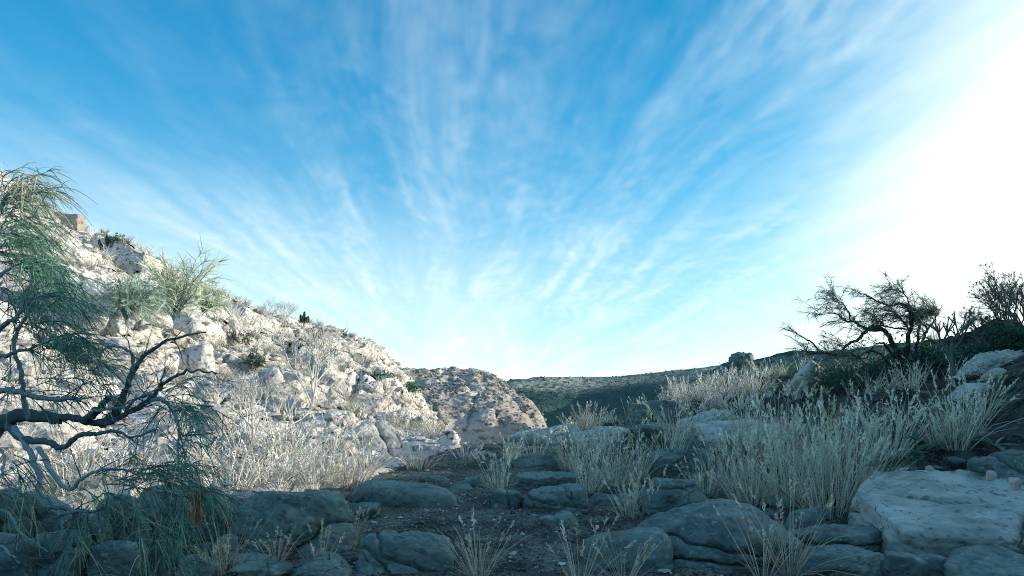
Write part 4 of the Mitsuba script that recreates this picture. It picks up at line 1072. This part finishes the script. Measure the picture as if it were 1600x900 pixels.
rng = np.random.default_rng(77)
n = 260
y = 7.5 + 17 * rng.random(n) ** .8
x = right_foot(y) + .1 + (y * .62) * rng.random(n)
px = 800 + x / y * 1000
keep = (N2(x, y, .45, 71, 3) > -.04) & ~((px > 990) & (px < 1225) & (y < 13.5)) & ~((px > 1350) & (y < 7.6)) & ~((px > 1200) & (px < 1560) & (y > 9) & (rng.random(n) < .5))
x, y = x[keep], y[keep]
scatter('bank_grass', np.stack([x, y, gz(x, y)], -1), rng.uniform(.3, .8, len(x)), 24, 1, GREYSTRAW, .5, .35, .009 + .0006 * y, 'dry seeding grass covering the shaded bank', heads=.22)
n = 900
y = 7.5 + 18 * rng.random(n) ** .8
x = right_foot(y) - .2 + (y * .62) * rng.random(n)
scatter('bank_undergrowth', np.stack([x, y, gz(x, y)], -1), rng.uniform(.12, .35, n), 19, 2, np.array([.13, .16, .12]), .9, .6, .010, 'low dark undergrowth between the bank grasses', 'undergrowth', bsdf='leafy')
n = 1500
y = 8.5 + 50 * rng.random(n) ** 1.5
x = left_foot(y) - 30 * rng.random(n) ** 1.4 * np.minimum(1, .12 + y / 40)
keep = (N2(x, y, .22, 72, 3) + .12 * sstep(14, 9, y) > -.02) & (x > -36)
x, y = x[keep], y[keep]
scatter('hillside_grass', np.stack([x, y, gz(x, y)], -1), rng.uniform(.2, .6, len(x)) * (.75 + y / 60), 20, 3, PALE * .97, .8, .35, .009 + .0008 * y, 'bleached dry grass over the sunlit hillside')
n = 900
y = 16 + 46 * rng.random(n)
x = left_foot(y) - 30 * rng.random(n) * np.minimum(1, y / 45)
keep = x > -36
x, y = x[keep], y[keep]
scatter('hillside_scrub', np.stack([x, y, gz(x, y)], -1), rng.uniform(.25, .7, len(x)), 26, 4, np.array([.30, .32, .26]), .9, .2, .010 + .0005 * y, 'grey green scrub dotted over the hillside', 'scrub', bsdf='leafy', vary=.5)
n = 260
y = 5.2 + 9 * rng.random(n)
x = left_foot(y) - 2.6 * rng.random(n) + .2
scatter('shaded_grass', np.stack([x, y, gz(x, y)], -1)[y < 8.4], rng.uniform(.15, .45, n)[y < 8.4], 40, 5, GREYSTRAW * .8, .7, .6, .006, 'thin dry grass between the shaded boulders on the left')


def scrub_on(key, X, Y, Z, n, seed, size, ok, col, label):
    """Small leafy clumps over a hill: crossed ragged faces in a rounded heap."""
    rng = np.random.default_rng(seed)
    x, y = rng.uniform(X[2], X[-3], n), rng.uniform(Y[2], Y[-3], n)
    z = map_coordinates(Z, [(x - X[0]) / (X[1] - X[0]), (y - Y[0]) / (Y[1] - Y[0])], order=1)
    k = ok(x, y, z) & (N2(x, y, .55 / (size[1] * 8), 91, 3) + rng.normal(0, .05, n) > -.03)
    p = np.stack([x, y, z], -1)[k]; m = len(p)
    s = size[0] + (size[1] - size[0]) * rng.random(m) ** 2.5
    u, f = ico(0)
    v = u[None] * rng.uniform(.55, 1.2, (m, len(u), 1)) * s[:, None, None] * np.array([1, 1, .75]) + (p + np.array([0, 0, 1]) * s[:, None] * .3)[:, None]
    c = np.repeat(col * rng.uniform(.55, 1.5, (m, 1)), len(u), 0)
    stuff(key, (v.reshape(-1, 3), (f[None] + (np.arange(m) * len(u))[:, None, None]).reshape(-1, 3)), 'tinted', label, 'scrub', c)


scrub_on('hill_scrub', MIDX, MIDY, MIDZ, 18000, 1, (.12, .6), lambda x, y, z: z > -14, np.array([.24, .25, .22]), 'scrub and boulders speckling the rough mid distance hill')
scrub_on('far_hill_scrub', FARX, FARY, FARZ, 9000, 2, (.3, 1.4), lambda x, y, z: (x < y * .5) & (x > -60), np.array([.07, .12, .11]), 'scrub dotted over the far hill')
